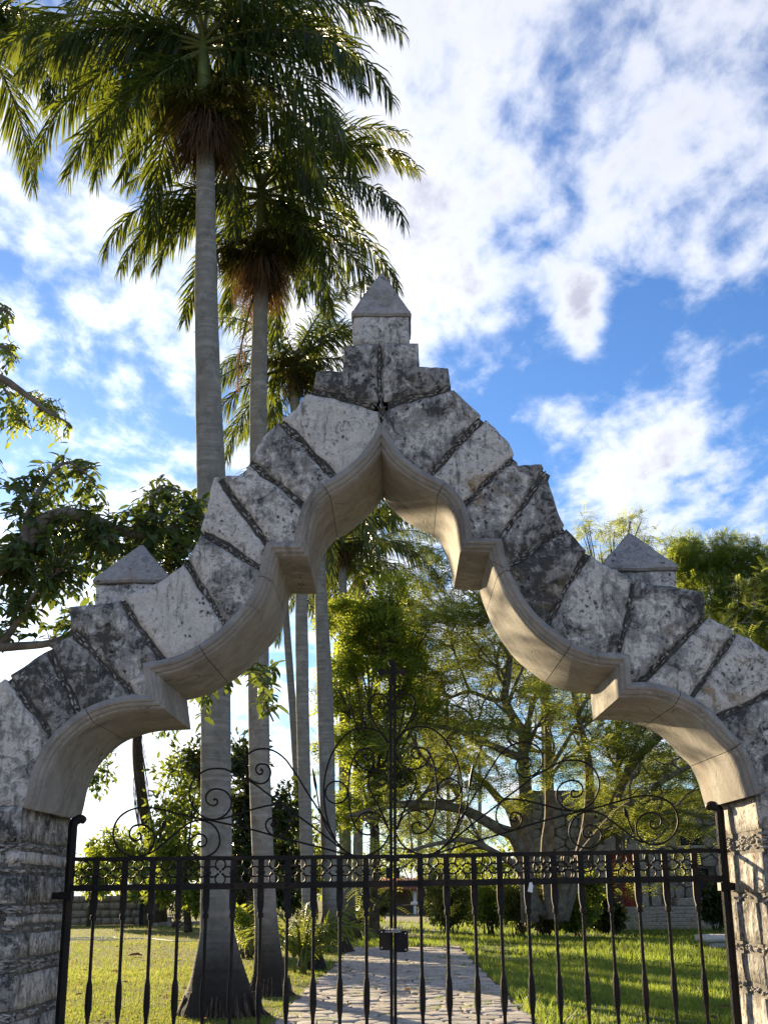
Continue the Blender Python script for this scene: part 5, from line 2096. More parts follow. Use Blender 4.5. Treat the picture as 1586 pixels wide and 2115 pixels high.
# layered umbrella pads of leaf
PADS = [(930, 1280, 90, 34, 1300), (1010, 1250, 60, 40, 1200), (870, 1340, 70, 26, 700), (980, 1340, 70, 30, 900), (930, 1390, 80, 24, 800), (1010, 1190, 60, 45, 900), (900, 1195, 70, 45, 800),
        (860, 1440, 60, 40, 800), (930, 1480, 70, 24, 500), (1040, 1300, 40, 36, 500), (1000, 1610, 70, 34, 700), (900, 1590, 80, 44, 1100), (1190, 1560, 60, 34, 700), (1290, 1540, 80, 46, 1100), (1350, 1620, 100, 55, 1900),
        (1420, 1560, 90, 50, 1500), (1380, 1700, 70, 30, 900), (1250, 1620, 60, 36, 700), (1060, 1660, 40, 30, 300), (870, 1690, 70, 36, 900), (960, 1720, 60, 30, 500), (1330, 1480, 70, 36, 700), (1150, 1600, 40, 26, 300), (1010, 1500, 70, 30, 450), (790, 1650, 50, 44, 600),
        (1110, 1420, 50, 30, 450), (1160, 1470, 50, 26, 350), (1440, 1640, 60, 36, 800), (1300, 1690, 50, 22, 400), (1070, 1240, 50, 40, 500), (850, 1260, 40, 40, 400), (1210, 1650, 40, 26, 300), (1090, 1560, 50, 22, 250)]
rows_ = [px_blob(x, y, rx, ry, PYD + random.uniform(-4, 3), n, 2.2) for x, y, rx, ry, n in PADS]
for (c, r, n) in rows_:
    p, d, idx = blob_points(c, r, int(n * .62), 14, .26)
    for q, dd in zip(p, d):
        P.append(Vector(q))
        D.append(Vector((random.gauss(0, 1), random.gauss(0, 1), random.gauss(-.1, .35))))
        U.append(Vector((random.gauss(0, .3), random.gauss(0, .3), 1)))
P, D, U = np.array(P), np.array(D), np.array(U)
print('poinciana leaves', len(P))
put('crown', leaves_mesh('crown', P, D, U, .42 * (1 + .35 * (RNG.random(len(P)) * 2 - 1)), T_PINN, L_POIN), poin, kind='stuff')


def bushy_tree(name, px, base_y, Y, blobs, leaf, tmpl, mat, label, cat, trunk_r=.15, group=None, sub=12, tight=.28, bark=None, droop=.3, limbs=5, depth=None):
    b = at(px, base_y, Y)
    b.z = 0
    root = thing(name, b, label, cat, group)
    cl = [px_blob(*q[:4], Y + (q[5] if len(q) > 5 else random.uniform(-1, 1)), q[4], depth) for q in blobs]
    mb = MB()
    top = Vector(max((c[0] for c in cl), key=lambda c: c[2]))
    cen = sum((Vector(c[0]) for c in cl), Vector()) / len(cl)
    fork = b + (cen - b) * .45
    limb(mb, [b, b.lerp(fork, .5) + Vector((random.gauss(0, .1), 0, 0)), fork], trunk_r, trunk_r * .7, 8)
    for c in cl:
        t = Vector(c[0])
        limb(mb, [fork, fork.lerp(t, .5) + Vector((random.gauss(0, .2), random.gauss(0, .2), .1)), t], trunk_r * .5, .02, 5, 3)
        for k in range(limbs):
            e = t + Vector((random.uniform(-.8, .8) * c[1][0], random.uniform(-.8, .8) * c[1][1], random.uniform(-.5, .8) * c[1][2]))
            limb(mb, [fork.lerp(t, .7), (fork.lerp(t, .8) + e) / 2 + Vector((0, 0, .1)), e], trunk_r * .2, .008, 4, 3)
    put('trunk', mb.mesh('trunk', bark or M_BARK_D, True), root)
    put('crown', foliage(cl, leaf, tmpl, mat, sub=sub, tight=tight, droop=droop), root, kind='stuff')
    return root


# yellow-green tree glowing behind the palms
bushy_tree('bamboo_tree', 770, 1925, 44, [(715, 1290, 60, 40, 520), (790, 1280, 55, 45, 460), (760, 1360, 85, 45, 700), (700, 1380, 42, 55, 330), (830, 1390, 55, 45, 380), (740, 1450, 80, 42, 560), (720, 1530, 60, 45, 400),
                                          (800, 1510, 55, 42, 330), (765, 1590, 75, 42, 420), (720, 1670, 50, 40, 240), (810, 1225, 45, 36, 220), (860, 1320, 40, 40, 200), (870, 1450, 40, 40, 160), (840, 1580, 40, 40, 160)],
           .42, T_PINN_S, L_YEL, 'tall yellow-green sunlit tree glowing behind the gate cross', 'tree', .2, sub=9, tight=.2, depth=.8)
# dark evergreens between the palm trunks
bushy_tree('evergreen_tree', 520, 1935, 36, [(510, 1560, 45, 60, 800), (505, 1660, 50, 70, 1500), (500, 1760, 60, 60, 1700), (505, 1840, 55, 50, 1500), (440, 1600, 50, 70, 600), (400, 1570, 40, 50, 450), (600, 1680, 45, 60, 1000), (610, 1780, 50, 60, 1200), (590, 1850, 40, 40, 700), (520, 1900, 30, 30, 400)],
           .20, T_QUAD, L_DARK, 'dark evergreen tree filling the gap between the first two palms', 'tree', .18, sub=18, tight=.22)
bushy_tree('broadleaf_tree', 390, 1915, 58, [(400, 1640, 60, 60, 700), (360, 1720, 60, 50, 700), (380, 1790, 60, 40, 1100), (420, 1850, 50, 30, 900), (340, 1660, 40, 50, 200), (370, 1590, 50, 40, 260), (330, 1840, 30, 30, 300)],
           .34, T_SIMPLE, L_HEDGE, 'bright thin-leaved tree against the sun glow, left of the first palm', 'tree', .2, sub=16, tight=.24)
for k, (px, Y, bl, mat, lab) in enumerate((
        (255, 78, [(235, 1750, 45, 35, 900), (275, 1760, 45, 35, 900), (250, 1790, 60, 30, 900)], L_HEDGE, 'rounded green tree under the left pillar springing'),
        (185, 72, [(185, 1790, 25, 40, 700), (200, 1820, 35, 30, 700)], L_YEL, 'small yellow-green tree hard against the left pillar'),
        (310, 70, [(320, 1800, 45, 35, 900), (300, 1840, 40, 20, 500)], L_HEDGE, 'leafy tree hanging over the dark shed'),
        (555, 62, [(560, 1800, 40, 60, 900), (585, 1700, 40, 50, 500)], L_HEDGE, 'mid green tree seen between second and third palm'),
        (650, 66, [(660, 1820, 40, 40, 700), (640, 1740, 40, 60, 600)], L_HEDGE, 'green tree behind the slender palm trunk'),
        (840, 112, [(830, 1770, 60, 35, 900), (900, 1790, 60, 30, 900), (850, 1700, 60, 40, 500), (950, 1760, 50, 40, 700), (790, 1800, 40, 20, 400)], L_HEDGE, 'wide far tree standing over the tiled pavilion'),
        (1010, 80, [(1010, 1770, 60, 40, 800), (960, 1800, 50, 30, 600), (1070, 1790, 60, 40, 700)], L_YEL, 'bright bushy tree behind the spreading tree trunk'))):
    bushy_tree('garden_tree', px, 1890, Y, bl, .34, T_QUAD, mat, lab, 'tree', .15, 'trees along the far side of the garden', sub=12, limbs=2)
# right-hand trees over the arch
bushy_tree('acacia_tree', 1480, 1900, 60, [(1480, 1150, 90, 40, 1900), (1410, 1180, 60, 50, 1500), (1540, 1170, 80, 60, 1900), (1450, 1240, 70, 50, 1500), (1530, 1260, 80, 50, 1500), (1600, 1220, 60, 80, 1200), (1500, 1330, 80, 50, 1100), (1580, 1330, 50, 60, 900), (1400, 1130, 40, 30, 300)],
           .46, T_PINN, L_HEDGE, 'dense green feathery tree behind the right pinnacle', 'tree', .4, sub=18, tight=.22)
bushy_tree('thin_tree', 1280, 1900, 56, [(1215, 1085, 26, 26, 90), (1300, 1075, 35, 20, 130), (1265, 1110, 35, 20, 110), (1240, 1140, 40, 25, 130), (1330, 1110, 30, 25, 100)],
           .44, T_PINN, L_POIN, 'sparse twiggy treetop just left of the right pinnacle', 'tree', .16, sub=8, tight=.22)
# belt of woodland closing the view all round behind the garden
cl = []
for k in range(64):
    wx = -150 + 300 * (k + random.uniform(-.3, .3)) / 63
    wy = 128 + random.uniform(-6, 10)
    hh = random.uniform(2.0, 3.6)
    cl.append(((wx, wy, hh * .95), (random.uniform(2.6, 4.2), 2.2, hh), 330))
fw = put('far_woodland', foliage(cl, .62, T_QUAD, L_HEDGE, name='far_woodland', sub=12, tight=.24), kind='stuff')
tag(fw, 'low belt of distant green woodland closing the garden', 'woodland')

# vine-hung leaning trunk at far left
vt_base = at(332, 1897, 60)
vt_base.z = 0
vt = thing('vine_hung_tree', vt_base, 'leaning trunk hung with dry vines in the sun glow at left', 'tree')
mb = MB()
limb_px(mb, [(332, 1905), (326, 1790), (312, 1730), (300, 1680), (290, 1620), (284, 1560), (286, 1500), (300, 1430)], 60, .34, .22)
for k in range(60):
    o = random.uniform(-9, 9)
    y0 = random.uniform(1460, 1660)
    limb_px(mb, [(285 + o, y0), (288 + o * 1.2, y0 + 40), (297 + o * 1.2, y0 + 90), (303 + o * 1.1 + random.uniform(-3, 3), y0 + random.uniform(100, 150))], 60 + random.uniform(-.5, .2), .02, .008, None, 3)
put('trunk', mb.mesh('trunk', M_BARK_D, True), vt)
put('crown', foliage([px_blob(210, 1590, 26, 50, 60, 260), px_blob(300, 1420, 60, 40, 60, 500), px_blob(345, 1500, 30, 40, 60, 160)], .3, T_SIMPLE, L_FIG, sub=8), vt, kind='stuff')

# ------------------------------------------------------------------ feathery palm clump and shrubs
L_ARECA = leaf_mat('areca_leaflet', (0.06, 0.11, 0.018), (0.13, 0.19, 0.03), (0.42, 0.46, 0.06), .42, .45, .3)
AF = [frond_mesh(72, 80, 1.45, 101, n=34, leaf=.36, lw=.030, hang=.25, mat=L_ARECA), frond_mesh(60, 95, 1.55, 102, n=34, leaf=.36, lw=.030, hang=.3, mat=L_ARECA), frond_mesh(45, 80, 1.3, 103, n=30, leaf=.32, lw=.028, hang=.3, mat=L_ARECA)]


def areca(base, n, sc, label, seed, group='feathery garden palms'):
    rg = random.Random(seed)
    root = thing('feather_palm', base, label, 'palm plant', group)
    mb = MB()
    for k in range(5):
        a = rg.uniform(0, 6.28)
        p = Vector(base) + Vector((math.cos(a), math.sin(a), 0)) * .12
        mb.tube([p + Vector((0, 0, -.02)), p + Vector((math.cos(a) * .05, math.sin(a) * .05, .3 * sc)), p + Vector((math.cos(a) * .1, math.sin(a) * .1, .55 * sc))], [.035, .03, .02], 6)
    put('stem', mb.mesh('stem', M_SHAFT, True), root)
    for i in range(n):
        o = put('frond', rg.choice(AF), root)
        a = i * 137.5 + rg.uniform(-20, 20)
        o.location = Vector(base) + Vector((math.cos(R(a)) * .12, math.sin(R(a)) * .12, rg.uniform(.15, .5) * sc))
        o.rotation_euler = (R(rg.uniform(-15, 15)), R(rg.uniform(-15, 15)), R(a))
        s = sc * rg.uniform(.75, 1.1)
        o.scale = (s, s, s)


areca(ground(622, 2010), 22, 1.05, 'bright feathery palm clump between the second and fourth palm trunks', 1)
areca(ground(528, 1985), 12, .9, 'thin feathery palm between the first and second palm trunks', 2)
areca(at(735, 1898, 55) * 1 - Vector((0, 0, at(735, 1898, 55).z)), 10, .9, 'small feathery palm right of the sixth palm trunk', 3)


def shrub(px, base_y, Y, blobs, leaf, mat, label, seed=0, name='shrub', tmpl=T_SIMPLE, group='shrubs along the garden'):
    b = at(px, base_y, Y)
    b.z = 0
    root = thing(name, b, label, 'shrub', group)
    cl = [px_blob(*q[:4], Y + random.uniform(-.4, .6), q[4]) for q in blobs]
    mb = MB()
    for c in cl:
        for k in range(7):
            e = Vector(c[0]) + Vector((random.uniform(-.7, .7) * c[1][0], random.uniform(-.6, .6) * c[1][1], random.uniform(-.2, .9) * c[1][2]))
            s = b + Vector((random.uniform(-.25, .25), random.uniform(-.2, .2), -.02))
            limb(mb, [s, s.lerp(e, .5) + Vector((random.gauss(0, .08), 0, .1)), e], .025, .006, 4, 3)
    put('stem', mb.mesh('stem', M_BARK_D, True), root)
    put('foliage', foliage(cl, leaf, tmpl, mat, name='foliage', sub=14, tight=.24, droop=.2), root, kind='stuff')
    return root


shrub(930, 1905, 52, [(925, 1835, 46, 36, 2600), (908, 1872, 34, 34, 1700), (958, 1868, 46, 38, 2400)], .16, L_SHRUB, 'rounded pale-leaved bush at the right edge of the path end')
shrub(1010, 1912, 50, [(1000, 1880, 42, 32, 2000), (1012, 1838, 40, 32, 1500)], .16, L_HEDGE, 'green bush second along the lawn border')
shrub(1070, 1912, 49, [(1060, 1850, 36, 40, 1700), (1075, 1885, 38, 30, 1700)], .15, L_SHRUB, 'yellowish twiggy bush at the foot of the spreading tree')
shrub(1120, 1912, 48, [(1115, 1835, 34, 44, 1500), (1130, 1885, 40, 30, 1800)], .16, L_SHRUB, 'tall loose bush in front of the tree stems')
shrub(1190, 1915, 48, [(1180, 1868, 46, 42, 2300), (1212, 1835, 38, 34, 1500)], .20, L_HEDGE, 'broad green bush right of the tree stems')
shrub(1265, 1915, 50, [(1238, 1878, 34, 32, 1400), (1272, 1893, 22, 20, 500)], .24, L_DARK, 'large-leaved dark plant beside the house steps')
shrub(1478, 1915, 52, [(1475, 1870, 18, 36, 700)], .26, L_DARK, 'spiky dark plant at the right end of the steps')
shrub(775, 1900, 60, [(772, 1850, 22, 22, 900), (758, 1880, 22, 18, 700), (790, 1870, 14, 22, 400)], .17, L_DARK, 'low dark shrub left of the path end')
shrub(505, 1945, 34, [(500, 1900, 26, 24, 700), (520, 1925, 26, 18, 500)], .14, L_YEL, 'sunlit low bush behind the first palm foot')
shrub(360, 1905, 66, [(360, 1862, 40, 18, 500), (425, 1870, 30, 20, 500)], .2, L_DARK, 'dark low hedge by the white kerb on the left')

# ------------------------------------------------------------------ house on the right
HY = 57.0
M_HSTONE = stone_mat('house_rubble', pale=(0.34, 0.305, 0.26), grey=(0.21, 0.19, 0.165), dark=(0.10, 0.09, 0.08), tone_attr=False, scale=.35)
M_HDRESS = stone_mat('house_dressed_stone', pale=(0.42, 0.38, 0.33), grey=(0.29, 0.26, 0.23), dark=(0.19, 0.17, 0.15), tone_attr=False, scale=.3, bias=.04)
M_HMORT = simple_mat('house_mortar', (0.13, 0.115, 0.095), .95, .2, 3, .5, .02)
M_RED = simple_mat('red_door_paint', (0.30, 0.035, 0.022), .6, .15, 4, .2, .01)
M_BLACK = simple_mat('dark_shutter', (0.020, 0.021, 0.024), .6, .2, 4, .2, .01)
M_SLATE = simple_mat('grey_canopy', (0.28, 0.27, 0.27), .8, .15, 4, .3, .01)

h0 = at(1195, 1915, HY)
house = thing('stone_house', (at(1340, 1915, HY).x, HY + 3, 0), 'rubble stone house with red door and wide steps behind the right lawn', 'house')


def hx(px, py=1800):
    return at(px, py, HY).x


def hz(py, px=1330):
    return at(px, py, HY).z


X0, X1 = hx(1092), hx(1660)
ZT = hz(1640)
openings = [(hx(1262), hx(1313), 0.9, hz(1757)), (hx(1410), hx(1452), hz(1747), hz(1704)), (hx(1438), hx(1462), hz(1858), hz(1795)), (hx(1330), hx(1362), hz(1712), hz(1676))]
# wall backing in strips that leave the openings open
mb = MB()
xs = sorted({X0, X1, *[o[0] for o in openings], *[o[1] for o in openings]})
for a, b in zip(xs[:-1], xs[1:]):
    mid = (a + b) / 2
    cuts = sorted([(o[2], o[3]) for o in openings if o[0] < mid < o[1]])
    z = 0.0
    for (c0, c1) in cuts + [(ZT, ZT)]:
        if c0 - z > .01:
            mb.box((mid, HY + .25, (z + c0) / 2), (b - a, .5, c0 - z))
        z = max(z, c1)
mb.box(((X0 + X1) / 2, HY + 6.2, ZT / 2), (X1 - X0, .4, ZT))
mb.box((X0 + .2, HY + 3.25, ZT / 2), (.4, 5.4, ZT))
mb.box((X1 - .2, HY + 3.25, ZT / 2), (.4, 5.4, ZT))
mb.box(((X0 + X1) / 2, HY + 3.25, ZT + .1), (X1 - X0 + .2, 6.6, .2))
wall = put('wall', mb.mesh('wall', M_HMORT), house)
rng = random.Random(5)
xl, xr, zb, zt_ = hx(1110), hx(1490), hz(1886), hz(1646)
sites = []
z = zb
while z < zt_:
    x = xl
    while x < xr:
        sites.append(Vector((x + rng.uniform(-.12, .12), z + rng.uniform(-.10, .10))))
        x += rng.uniform(.42, .68)
    z += .44
cells = voronoi_cells(sites, lambda s: [Vector((s.x - .6, s.y - .5)), Vector((s.x + .6, s.y - .5)), Vector((s.x + .6, s.y + .5)), Vector((s.x - .6, s.y + .5))], .6)
ns = 0
for poly in cells:
    if poly is None or ns >= 300:
        continue
    if area2(poly) < 0:
        poly = poly[::-1]
    c = sum(poly, Vector((0, 0))) / len(poly)
    if any(o[0] - .10 < c.x < o[1] + .10 and o[2] - .1 < c.y < o[3] + .1 for o in openings):
        continue
    if hx(1313) - .05 < c.x < hx(1362) and c.y < hz(1752) or hx(1226) < c.x < hx(1262) + .05 and c.y < hz(1752):
        continue
    P = shrink(poly, rng.uniform(.02, .04), rng)
    if any(o[0] - .02 < p.x < o[1] + .02 and o[2] - .02 < p.y < o[3] + .02 for o in openings for p in P):
        continue
    P = [p - c for p in P]
    me = stone_from_poly(P, 0, rng.uniform(.05, .10), M_HSTONE, 'rubble_stone', .02, rng)
    o = put('rubble_stone', me, wall, loc=(c.x, HY, c.y))
    o.rotation_euler = (R(90), 0, 0)
    ns += 1
print('house stones', ns)


def hbox(name, x0, x1, y0, y1, z0, z1, mat, parent=None, bev=.01):
    mb = MB()
    mb.box(((x0 + x1) / 2, (y0 + y1) / 2, (z0 + z1) / 2), (abs(x1 - x0), abs(y1 - y0), abs(z1 - z0)))
    me = mb.mesh(name, mat)
    if bev:
        bm = bmesh.new()
        bm.from_mesh(me)
        bmesh.ops.bevel(bm, geom=list(bm.edges), offset=bev, segments=1, affect='EDGES')
        bm.to_mesh(me)
        bm.free()
    return put(name, me, parent or house)


# door of two leaves with raised panels and studs
dx0, dx1, dz0, dz1 = openings[0]
for s in (0, 1):
    xa = dx0 + (dx1 - dx0) * s / 2 + .01
    xb = dx0 + (dx1 - dx0) * (s + 1) / 2 - .01
    d = hbox('door', xa, xb, HY + .12, HY + .20, dz0, dz1 - .01, M_RED)
    for k in range(4):
        za = dz0 + .12 + k * (dz1 - dz0 - .1) / 4
        hbox('door_panel', xa + .07, xb - .07, HY + .09, HY + .12, za, za + (dz1 - dz0) / 4 - .14, M_RED, d, .015)
for (a, b) in ((1226, 1260), (1315, 1334), (1340, 1360)):
    for k in range(5):
        za = .95 + k * (hz(1757) - .95) / 5
        hbox('pilaster_block', hx(a), hx(b), HY - .12 - .01 * (k % 2), HY + .02, za + .006, za + (hz(1757) - .95) / 5 - .006, M_HDRESS)
hbox('lintel', hx(1224), hx(1362), HY - .16, HY + .02, hz(1757) + .005, hz(1744), M_HDRESS)
# upper window with shutters and canopy
wx0, wx1, wz0, wz1 = openings[1]
for s in (0, 1):
    xa = wx0 + (wx1 - wx0) * s / 2 + .01
    xb = wx0 + (wx1 - wx0) * (s + 1) / 2 - .01
    sh = hbox('shutter', xa, xb, HY + .10, HY + .15, wz0, wz1 - .005, M_BLACK)
    for k in range(8):
        za = wz0 + .06 + k * (wz1 - wz0 - .1) / 8
        hbox('slat', xa + .05, xb - .05, HY + .07, HY + .10, za, za + .045, M_BLACK, sh, 0)
hbox('window_sill', wx0 - .12, wx1 + .12, HY - .18, HY + .04, wz0 - .12, wz0 - .004, M_HDRESS)
mb = MB()
ca, cb = hx(1404), hx(1448)
z0, z1 = hz(1703), hz(1688)
mb.add([(ca, HY - .75, z0), (cb, HY - .75, z0), (cb, HY - .02, z1), (ca, HY - .02, z1), (ca, HY - .75, z0 + .06), (cb, HY - .75, z0 + .06), (cb, HY - .02, z1 + .06), (ca, HY - .02, z1 + .06)],
       [(0, 3, 2, 1), (4, 5, 6, 7), (0, 1, 5, 4), (1, 2, 6, 5), (2, 3, 7, 6), (3, 0, 4, 7)])
put('window_canopy', mb.mesh('window_canopy', M_SLATE), house)
ox0, ox1, oz0, oz1 = openings[2]
hbox('side_door', ox0 + .005, ox1 - .005, HY + .16, HY + .22, max(.9, oz0), oz1 - .005, M_BLACK)
ux0, ux1, uz0, uz1 = openings[3]
hbox('shutter', ux0 + .005, ux1 - .005, HY + .12, HY + .18, uz0, uz1 - .005, M_BLACK)
# steps and landing
sx0, sx1 = hx(1262), hx(1478)
for k in range(6):
    hbox('step', sx0 - .12 * (5 - k), hx(1440) + .28 * (5 - k), HY - .7 - .36 * (5 - k), HY - .02, (k) * .155, (k + 1) * .155 - .003, M_HDRESS, bev=.02)
hbox('landing_wall', hx(1385), hx(1475), HY - .7, HY - .03, .94, 1.28, M_HDRESS, bev=.03)

# ------------------------------------------------------------------ tiled pavilion at the end of the path
PVY = 101.0
M_TILE = simple_mat('red_clay_tile', (0.36, 0.12, 0.08), .85, .2, 2, .4, .02)
M_PLAS = simple_mat('cream_plaster', (0.24, 0.21, 0.17), .9, .12, 1.5, .3, .02)
M_WHITE = simple_mat('white_paint', (0.75, 0.74, 0.72), .7, .08, 3, .1, .01)
px0, px1 = at(700, 1885, PVY).x, at(960, 1885, PVY).x
pav = thing('tiled_pavilion', ((px0 + px1) / 2, PVY, 0), 'low open pavilion with red tile eave at the end of the path', 'pavilion')


def pbox(name, x0, x1, y0, y1, z0, z1, mat):
    return hbox(name, x0, x1, y0, y1, z0, z1, mat, pav, .01)


EZ = at(830, 1841, PVY).z
pbox('back_wall', px0, px1, PVY + 3.7, PVY + 3.95, 0, EZ + .7, M_PLAS)
pbox('side_wall', px0, px0 + .3, PVY + .2, PVY + 3.69, 0, EZ + .1, M_PLAS)
pbox('side_wall', px1 - .3, px1, PVY + .2, PVY + 3.69, 0, EZ + .1, M_PLAS)
for p in (745, 857, 935):
    xx = at(p, 1870, PVY).x
    pbox('post', xx - .13, xx + .13, PVY + .1, PVY + .36, 0, EZ + .05, M_WHITE)
pbox('eave_beam', px0, px1, PVY + .05, PVY + .4, EZ + .055, EZ + .2, M_BARK_D)
tm = MB()
tm.tube([(0, 0, 0), (0, 2.2, .42), (0, 4.4, .85)], [.13, .12, .11], 8)
tile_me = tm.mesh('roof_tile', M_TILE, True)
nt_ = int((px1 - px0 + .6) / .24)
for k in range(nt_):
    o = put('roof_tile', tile_me, pav, loc=(px0 - .3 + (k + .5) * .24, PVY - .35, EZ + .16))
    o.scale = (1, 1, 1)
tbl_p = at(848, 1886, 92)
tbl_p.z = 0
tbl = thing('wooden_table', tbl_p, 'thin-legged table standing before the pavilion with a white box on it', 'table')
for sx in (-1, 1):
    for sy in (-1, 1):
        hbox('leg', tbl_p.x + sx * .5 - .025, tbl_p.x + sx * .5 + .025, 92 + sy * .3 - .025, 92 + sy * .3 + .025, 0, .74, M_BARK_D, tbl, 0)
hbox('tabletop', tbl_p.x - .6, tbl_p.x + .6, 91.6, 92.4, .743, .79, M_BARK_D, tbl)
bxo = hbox('white_box', tbl_p.x + .05, tbl_p.x + .5, 91.8, 92.2, .794, 1.0, M_WHITE, tbl)
bxo.parent = None
bxo.matrix_parent_inverse = Matrix()
tag(bxo, 'white box on the thin-legged table before the pavilion', 'box')

# ------------------------------------------------------------------ left background: garden wall, shed, kerb, bench
M_GWALL = stone_mat('garden_wall_stone', pale=(0.38, 0.32, 0.24), grey=(0.26, 0.22, 0.165), dark=(0.15, 0.125, 0.095), tone_attr=False, scale=.3)
WY = 74.0
wa, wb = at(60, 1905, WY), at(322, 1905, WY)
gw = thing('garden_wall', ((wa.x + wb.x) / 2, WY, 0), 'low weathered tan stone wall at the back of the left lawn', 'wall')
rng = random.Random(77)
zt_ = at(200, 1850, WY).z
x = wa.x
mbw = MB()
mbw.box(((wa.x + wb.x) / 2, WY + .25, zt_ / 2), (wb.x - wa.x, .3, zt_ - .02))
put('wall_core', mbw.mesh('wall_core', M_HMORT), gw)
z = 0
row = 0
while z < zt_ - .05:
    h = min(.42, zt_ - z)
    x = wa.x + (0 if row % 2 else -.3)
    while x < wb.x:
        L = rng.uniform(.5, .95)
        me = rough_box(max(x, wa.x) + .015, min(x + L, wb.x) - .015, WY, WY + .5, z + .012, z + h - .012, rng.random() * 50, .02, .3)
        me.materials.clear()
        me.materials.append(M_GWALL)
        put('wall_stone', me, gw)
        x += L
    z += h
    row += 1
sp = at(305, 1898, 73.0)
sp.z = 0
shed = thing('dark_shed', sp, 'small dark shed with sloping roof at the end of the tan wall', 'shed')
s_ = 73.0 / F
hbox('shed_wall', sp.x - 14 * s_, sp.x + 14 * s_, 72.6, 73.9, 0, at(305, 1862, 73).z, M_BLACK, shed)
mb = MB()
zz = at(305, 1862, 73).z
mb.add([(sp.x - 17 * s_, 72.4, zz + .01), (sp.x + 17 * s_, 72.4, zz + .01), (sp.x + 17 * s_, 74.1, zz + .01), (sp.x - 17 * s_, 74.1, zz + .01), (sp.x + 14 * s_, 72.4, zz + .55), (sp.x + 14 * s_, 74.1, zz + .55)],
       [(3, 2, 1, 0), (0, 1, 4), (1, 2, 5, 4), (2, 3, 5), (3, 0, 4, 5)])
put('shed_roof', mb.mesh('shed_roof', M_BLACK), shed)
hbox('shed_door', sp.x - 6 * s_, sp.x + 6 * s_, 72.56, 72.6, 0, zz * .8, M_BARK_D, shed)
kb = at(380, 1897, 70)
kb.z = 0
kerb = thing('stone_kerb', kb, 'pale stone kerb along the far edge of the left lawn', 'kerb')
for k in range(9):
    kx = at(325 + k * 14, 1897, 70).x
    hbox('kerb_stone', kx - 7 * 70 / F + .01, kx + 7 * 70 / F - .01, 69.85, 70.15, 0, .24 + random.uniform(-.02, .02), M_HDRESS, kerb, .02)
bp = at(338, 1893, 69)
bp.z = 0
ben = thing('stone_bench', bp, 'small pale stone bench by the left kerb', 'bench')
hbox('seat', bp.x - .5, bp.x + .5, 68.8, 69.3, .40, .5, M_HDRESS, ben)
for s in (-1, 1):
    hbox('support', bp.x + s * .34 - .08, bp.x + s * .34 + .08, 68.85, 69.25, 0, .398, M_HDRESS, ben)
# flat stone slab half hidden by the right gate post
sl = ground(1475, 1958)
slb = thing('stone_slab', sl, 'low flat stone slab on the right lawn behind the hinge post', 'stone')
me = rough_box(sl.x - .45, sl.x + 1.1, sl.y - .5, sl.y + .5, .18, .36, 9, .03, .15)
put('slab_top', me, slb)
me = rough_box(sl.x - .2, sl.x + .9, sl.y - .35, sl.y + .35, -.02, .19, 19, .03, .15)
put('slab_foot', me, slb)
# garden hose and fallen sheath on the left lawn
mb = MB()
hp = []
for k in range(60):
    t = k / 59
    q = ground(150 + 260 * t, 1940 + 3 * math.sin(t * 9) + 1.5 * t, .02)
    hp.append(q)
lp = ground(185, 1938, .02)
loop = [lp + Vector((1.0 * math.cos(a), 1.3 * math.sin(a), 0)) for a in [2 * math.pi * k / 30 for k in range(30)]]
mb.tube(loop + [loop[0]] + hp[12:], .022, 6)
tag(put('garden_hose', mb.mesh('garden_hose', M_WHITE, True)), 'pale garden hose looped on the left lawn', 'hose')
fs = ground(279, 1974, .02)
mb = MB()
mb.tube([fs + Vector((-.22, 0, 0)), fs + Vector((-.1, .03, .04)), fs + Vector((.08, .02, .05)), fs + Vector((.22, -.02, .01))], [.01, .06, .07, .015], 7, flat=.5)
tag(put('palm_sheath', mb.mesh('palm_sheath', simple_mat('dry_palm_sheath', (0.26, 0.13, 0.06), .8), True)), 'reddish dry palm sheath fallen on the left lawn', 'palm sheath')


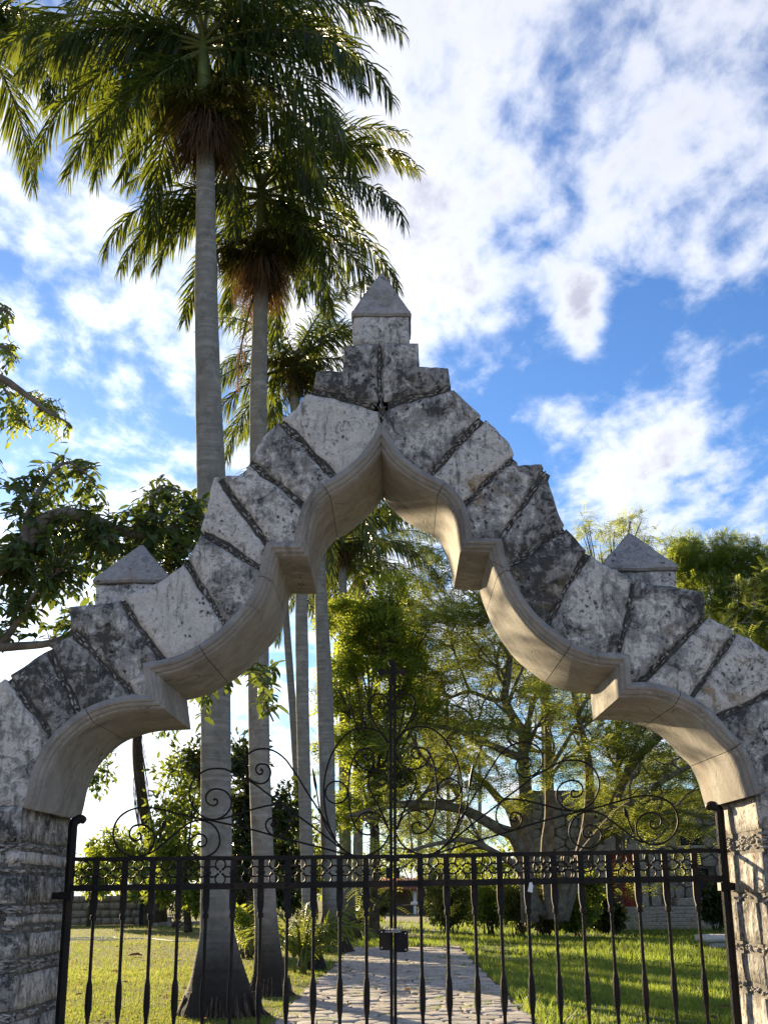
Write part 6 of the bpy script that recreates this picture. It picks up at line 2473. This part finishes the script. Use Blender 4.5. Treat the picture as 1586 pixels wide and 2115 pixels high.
# ------------------------------------------------------------------ grass blades
def grass_patch():
    P, H, Rn = [], [], []

    def scatter(n, x0, x1, y0, y1, h, keep=None):
        x = RNG.uniform(x0, x1, n)
        y = RNG.uniform(y0, y1, n)
        hh = h * RNG.uniform(.5, 1.3, n)
        for i in range(n):
            v = noise.noise(Vector((x[i] * .7, y[i] * .7, 3.3)))
            on = path_edge(y[i], True) < x[i] < path_edge(y[i], False) and y[i] < 40
            if on:
                continue
            if x[i] < path_edge(y[i], True):
                hh[i] *= .5
            v2 = noise.noise(Vector((x[i] * .23, y[i] * .16, 8.1))) + .6 * noise.noise(Vector((x[i] * 1.9, y[i] * 1.5, 2.2)))
            if v2 < -.22 and RNG.random() < min(.85, (-.22 - v2) * 3):
                continue
            P.append((x[i], y[i]))
            H.append(hh[i] * max(.4, 1 + .7 * v2))
            Rn.append(min(1, max(0, .5 + .45 * v + .5 * v2 + RNG.normal() * .2)))
    scatter(70000, -6.5, 6.0, 13.5, 20, .062)
    scatter(65000, -8.5, 8.0, 20, 30, .078)
    scatter(45000, -12, 12, 30, 48, .13)
    scatter(22000, -22, 18, 48, 74, .16)
    # weeds in the joints of the path
    for k in range(70):
        y0 = RNG.uniform(13.8, 36)
        xl_, xr_ = path_edge(y0, True), path_edge(y0, False)
        x0 = xl_ + (xr_ - xl_) * (RNG.random() if k % 2 else RNG.uniform(.5, .95))
        m = int(RNG.integers(20, 120))
        s = RNG.uniform(.06, .25)
        for i in range(m):
            P.append((x0 + RNG.normal() * s, y0 + RNG.normal() * s * 1.2))
            H.append(RNG.uniform(.02, .06))
            Rn.append(RNG.uniform(.5, 1))
    # longer tufts along the right path edge
    for k in range(1600):
        y0 = RNG.uniform(14, 38)
        P.append((path_edge(y0, False) + abs(RNG.normal()) * .22, y0))
        H.append(RNG.uniform(.06, .17))
        Rn.append(RNG.random())
    P, H, Rn = np.array(P), np.array(H), np.array(Rn)
    n = len(P)
    a = RNG.uniform(0, 2 * np.pi, n)
    w_ = .006 + .05 * H
    lean = RNG.normal(size=(n, 2)) * .45 * H[:, None]
    V = np.zeros((n, 3, 3))
    V[:, 0, :2] = P + np.stack([np.cos(a), np.sin(a)], 1) * w_[:, None]
    V[:, 1, :2] = P - np.stack([np.cos(a), np.sin(a)], 1) * w_[:, None]
    V[:, 2, :2] = P + lean
    V[:, :2, 2] = -.012
    V[:, 2, 2] = H
    Fq = np.arange(n * 3).reshape(n, 3)
    dry = np.array([1 if (p[0] < path_edge(p[1], True) - .2 and RNG.random() < .5) or RNG.random() < .06 else 0 for p in P])
    return fast_mesh('grass', V.reshape(-1, 3), Fq, [L_GRASS, L_GRASS_DRY], attr=np.repeat(Rn, 3), fmat=dry)


nl = 420
lx = RNG.uniform(-9, 8, nl)
ly = RNG.uniform(14, 46, nl)
lp_ = np.stack([lx, ly, RNG.uniform(.035, .07, nl)], 1)
ld = RNG.normal(size=(nl, 3)) * np.array([1, 1, .25])
lu = RNG.normal(size=(nl, 3)) * .35 + np.array([0, 0, 1])
fl = put('fallen_leaves', leaves_mesh('fallen_leaves', lp_, ld, lu, RNG.uniform(.06, .17, nl), T_SIMPLE, M_DEADFR), kind='stuff')
tag(fl, 'dry brown leaves scattered over the lawns and path', 'leaf litter')
go = put('grass', grass_patch(), kind='stuff')
tag(go, 'short green grass of the lawns on both sides of the path', 'grass')
go['kind'] = 'stuff'
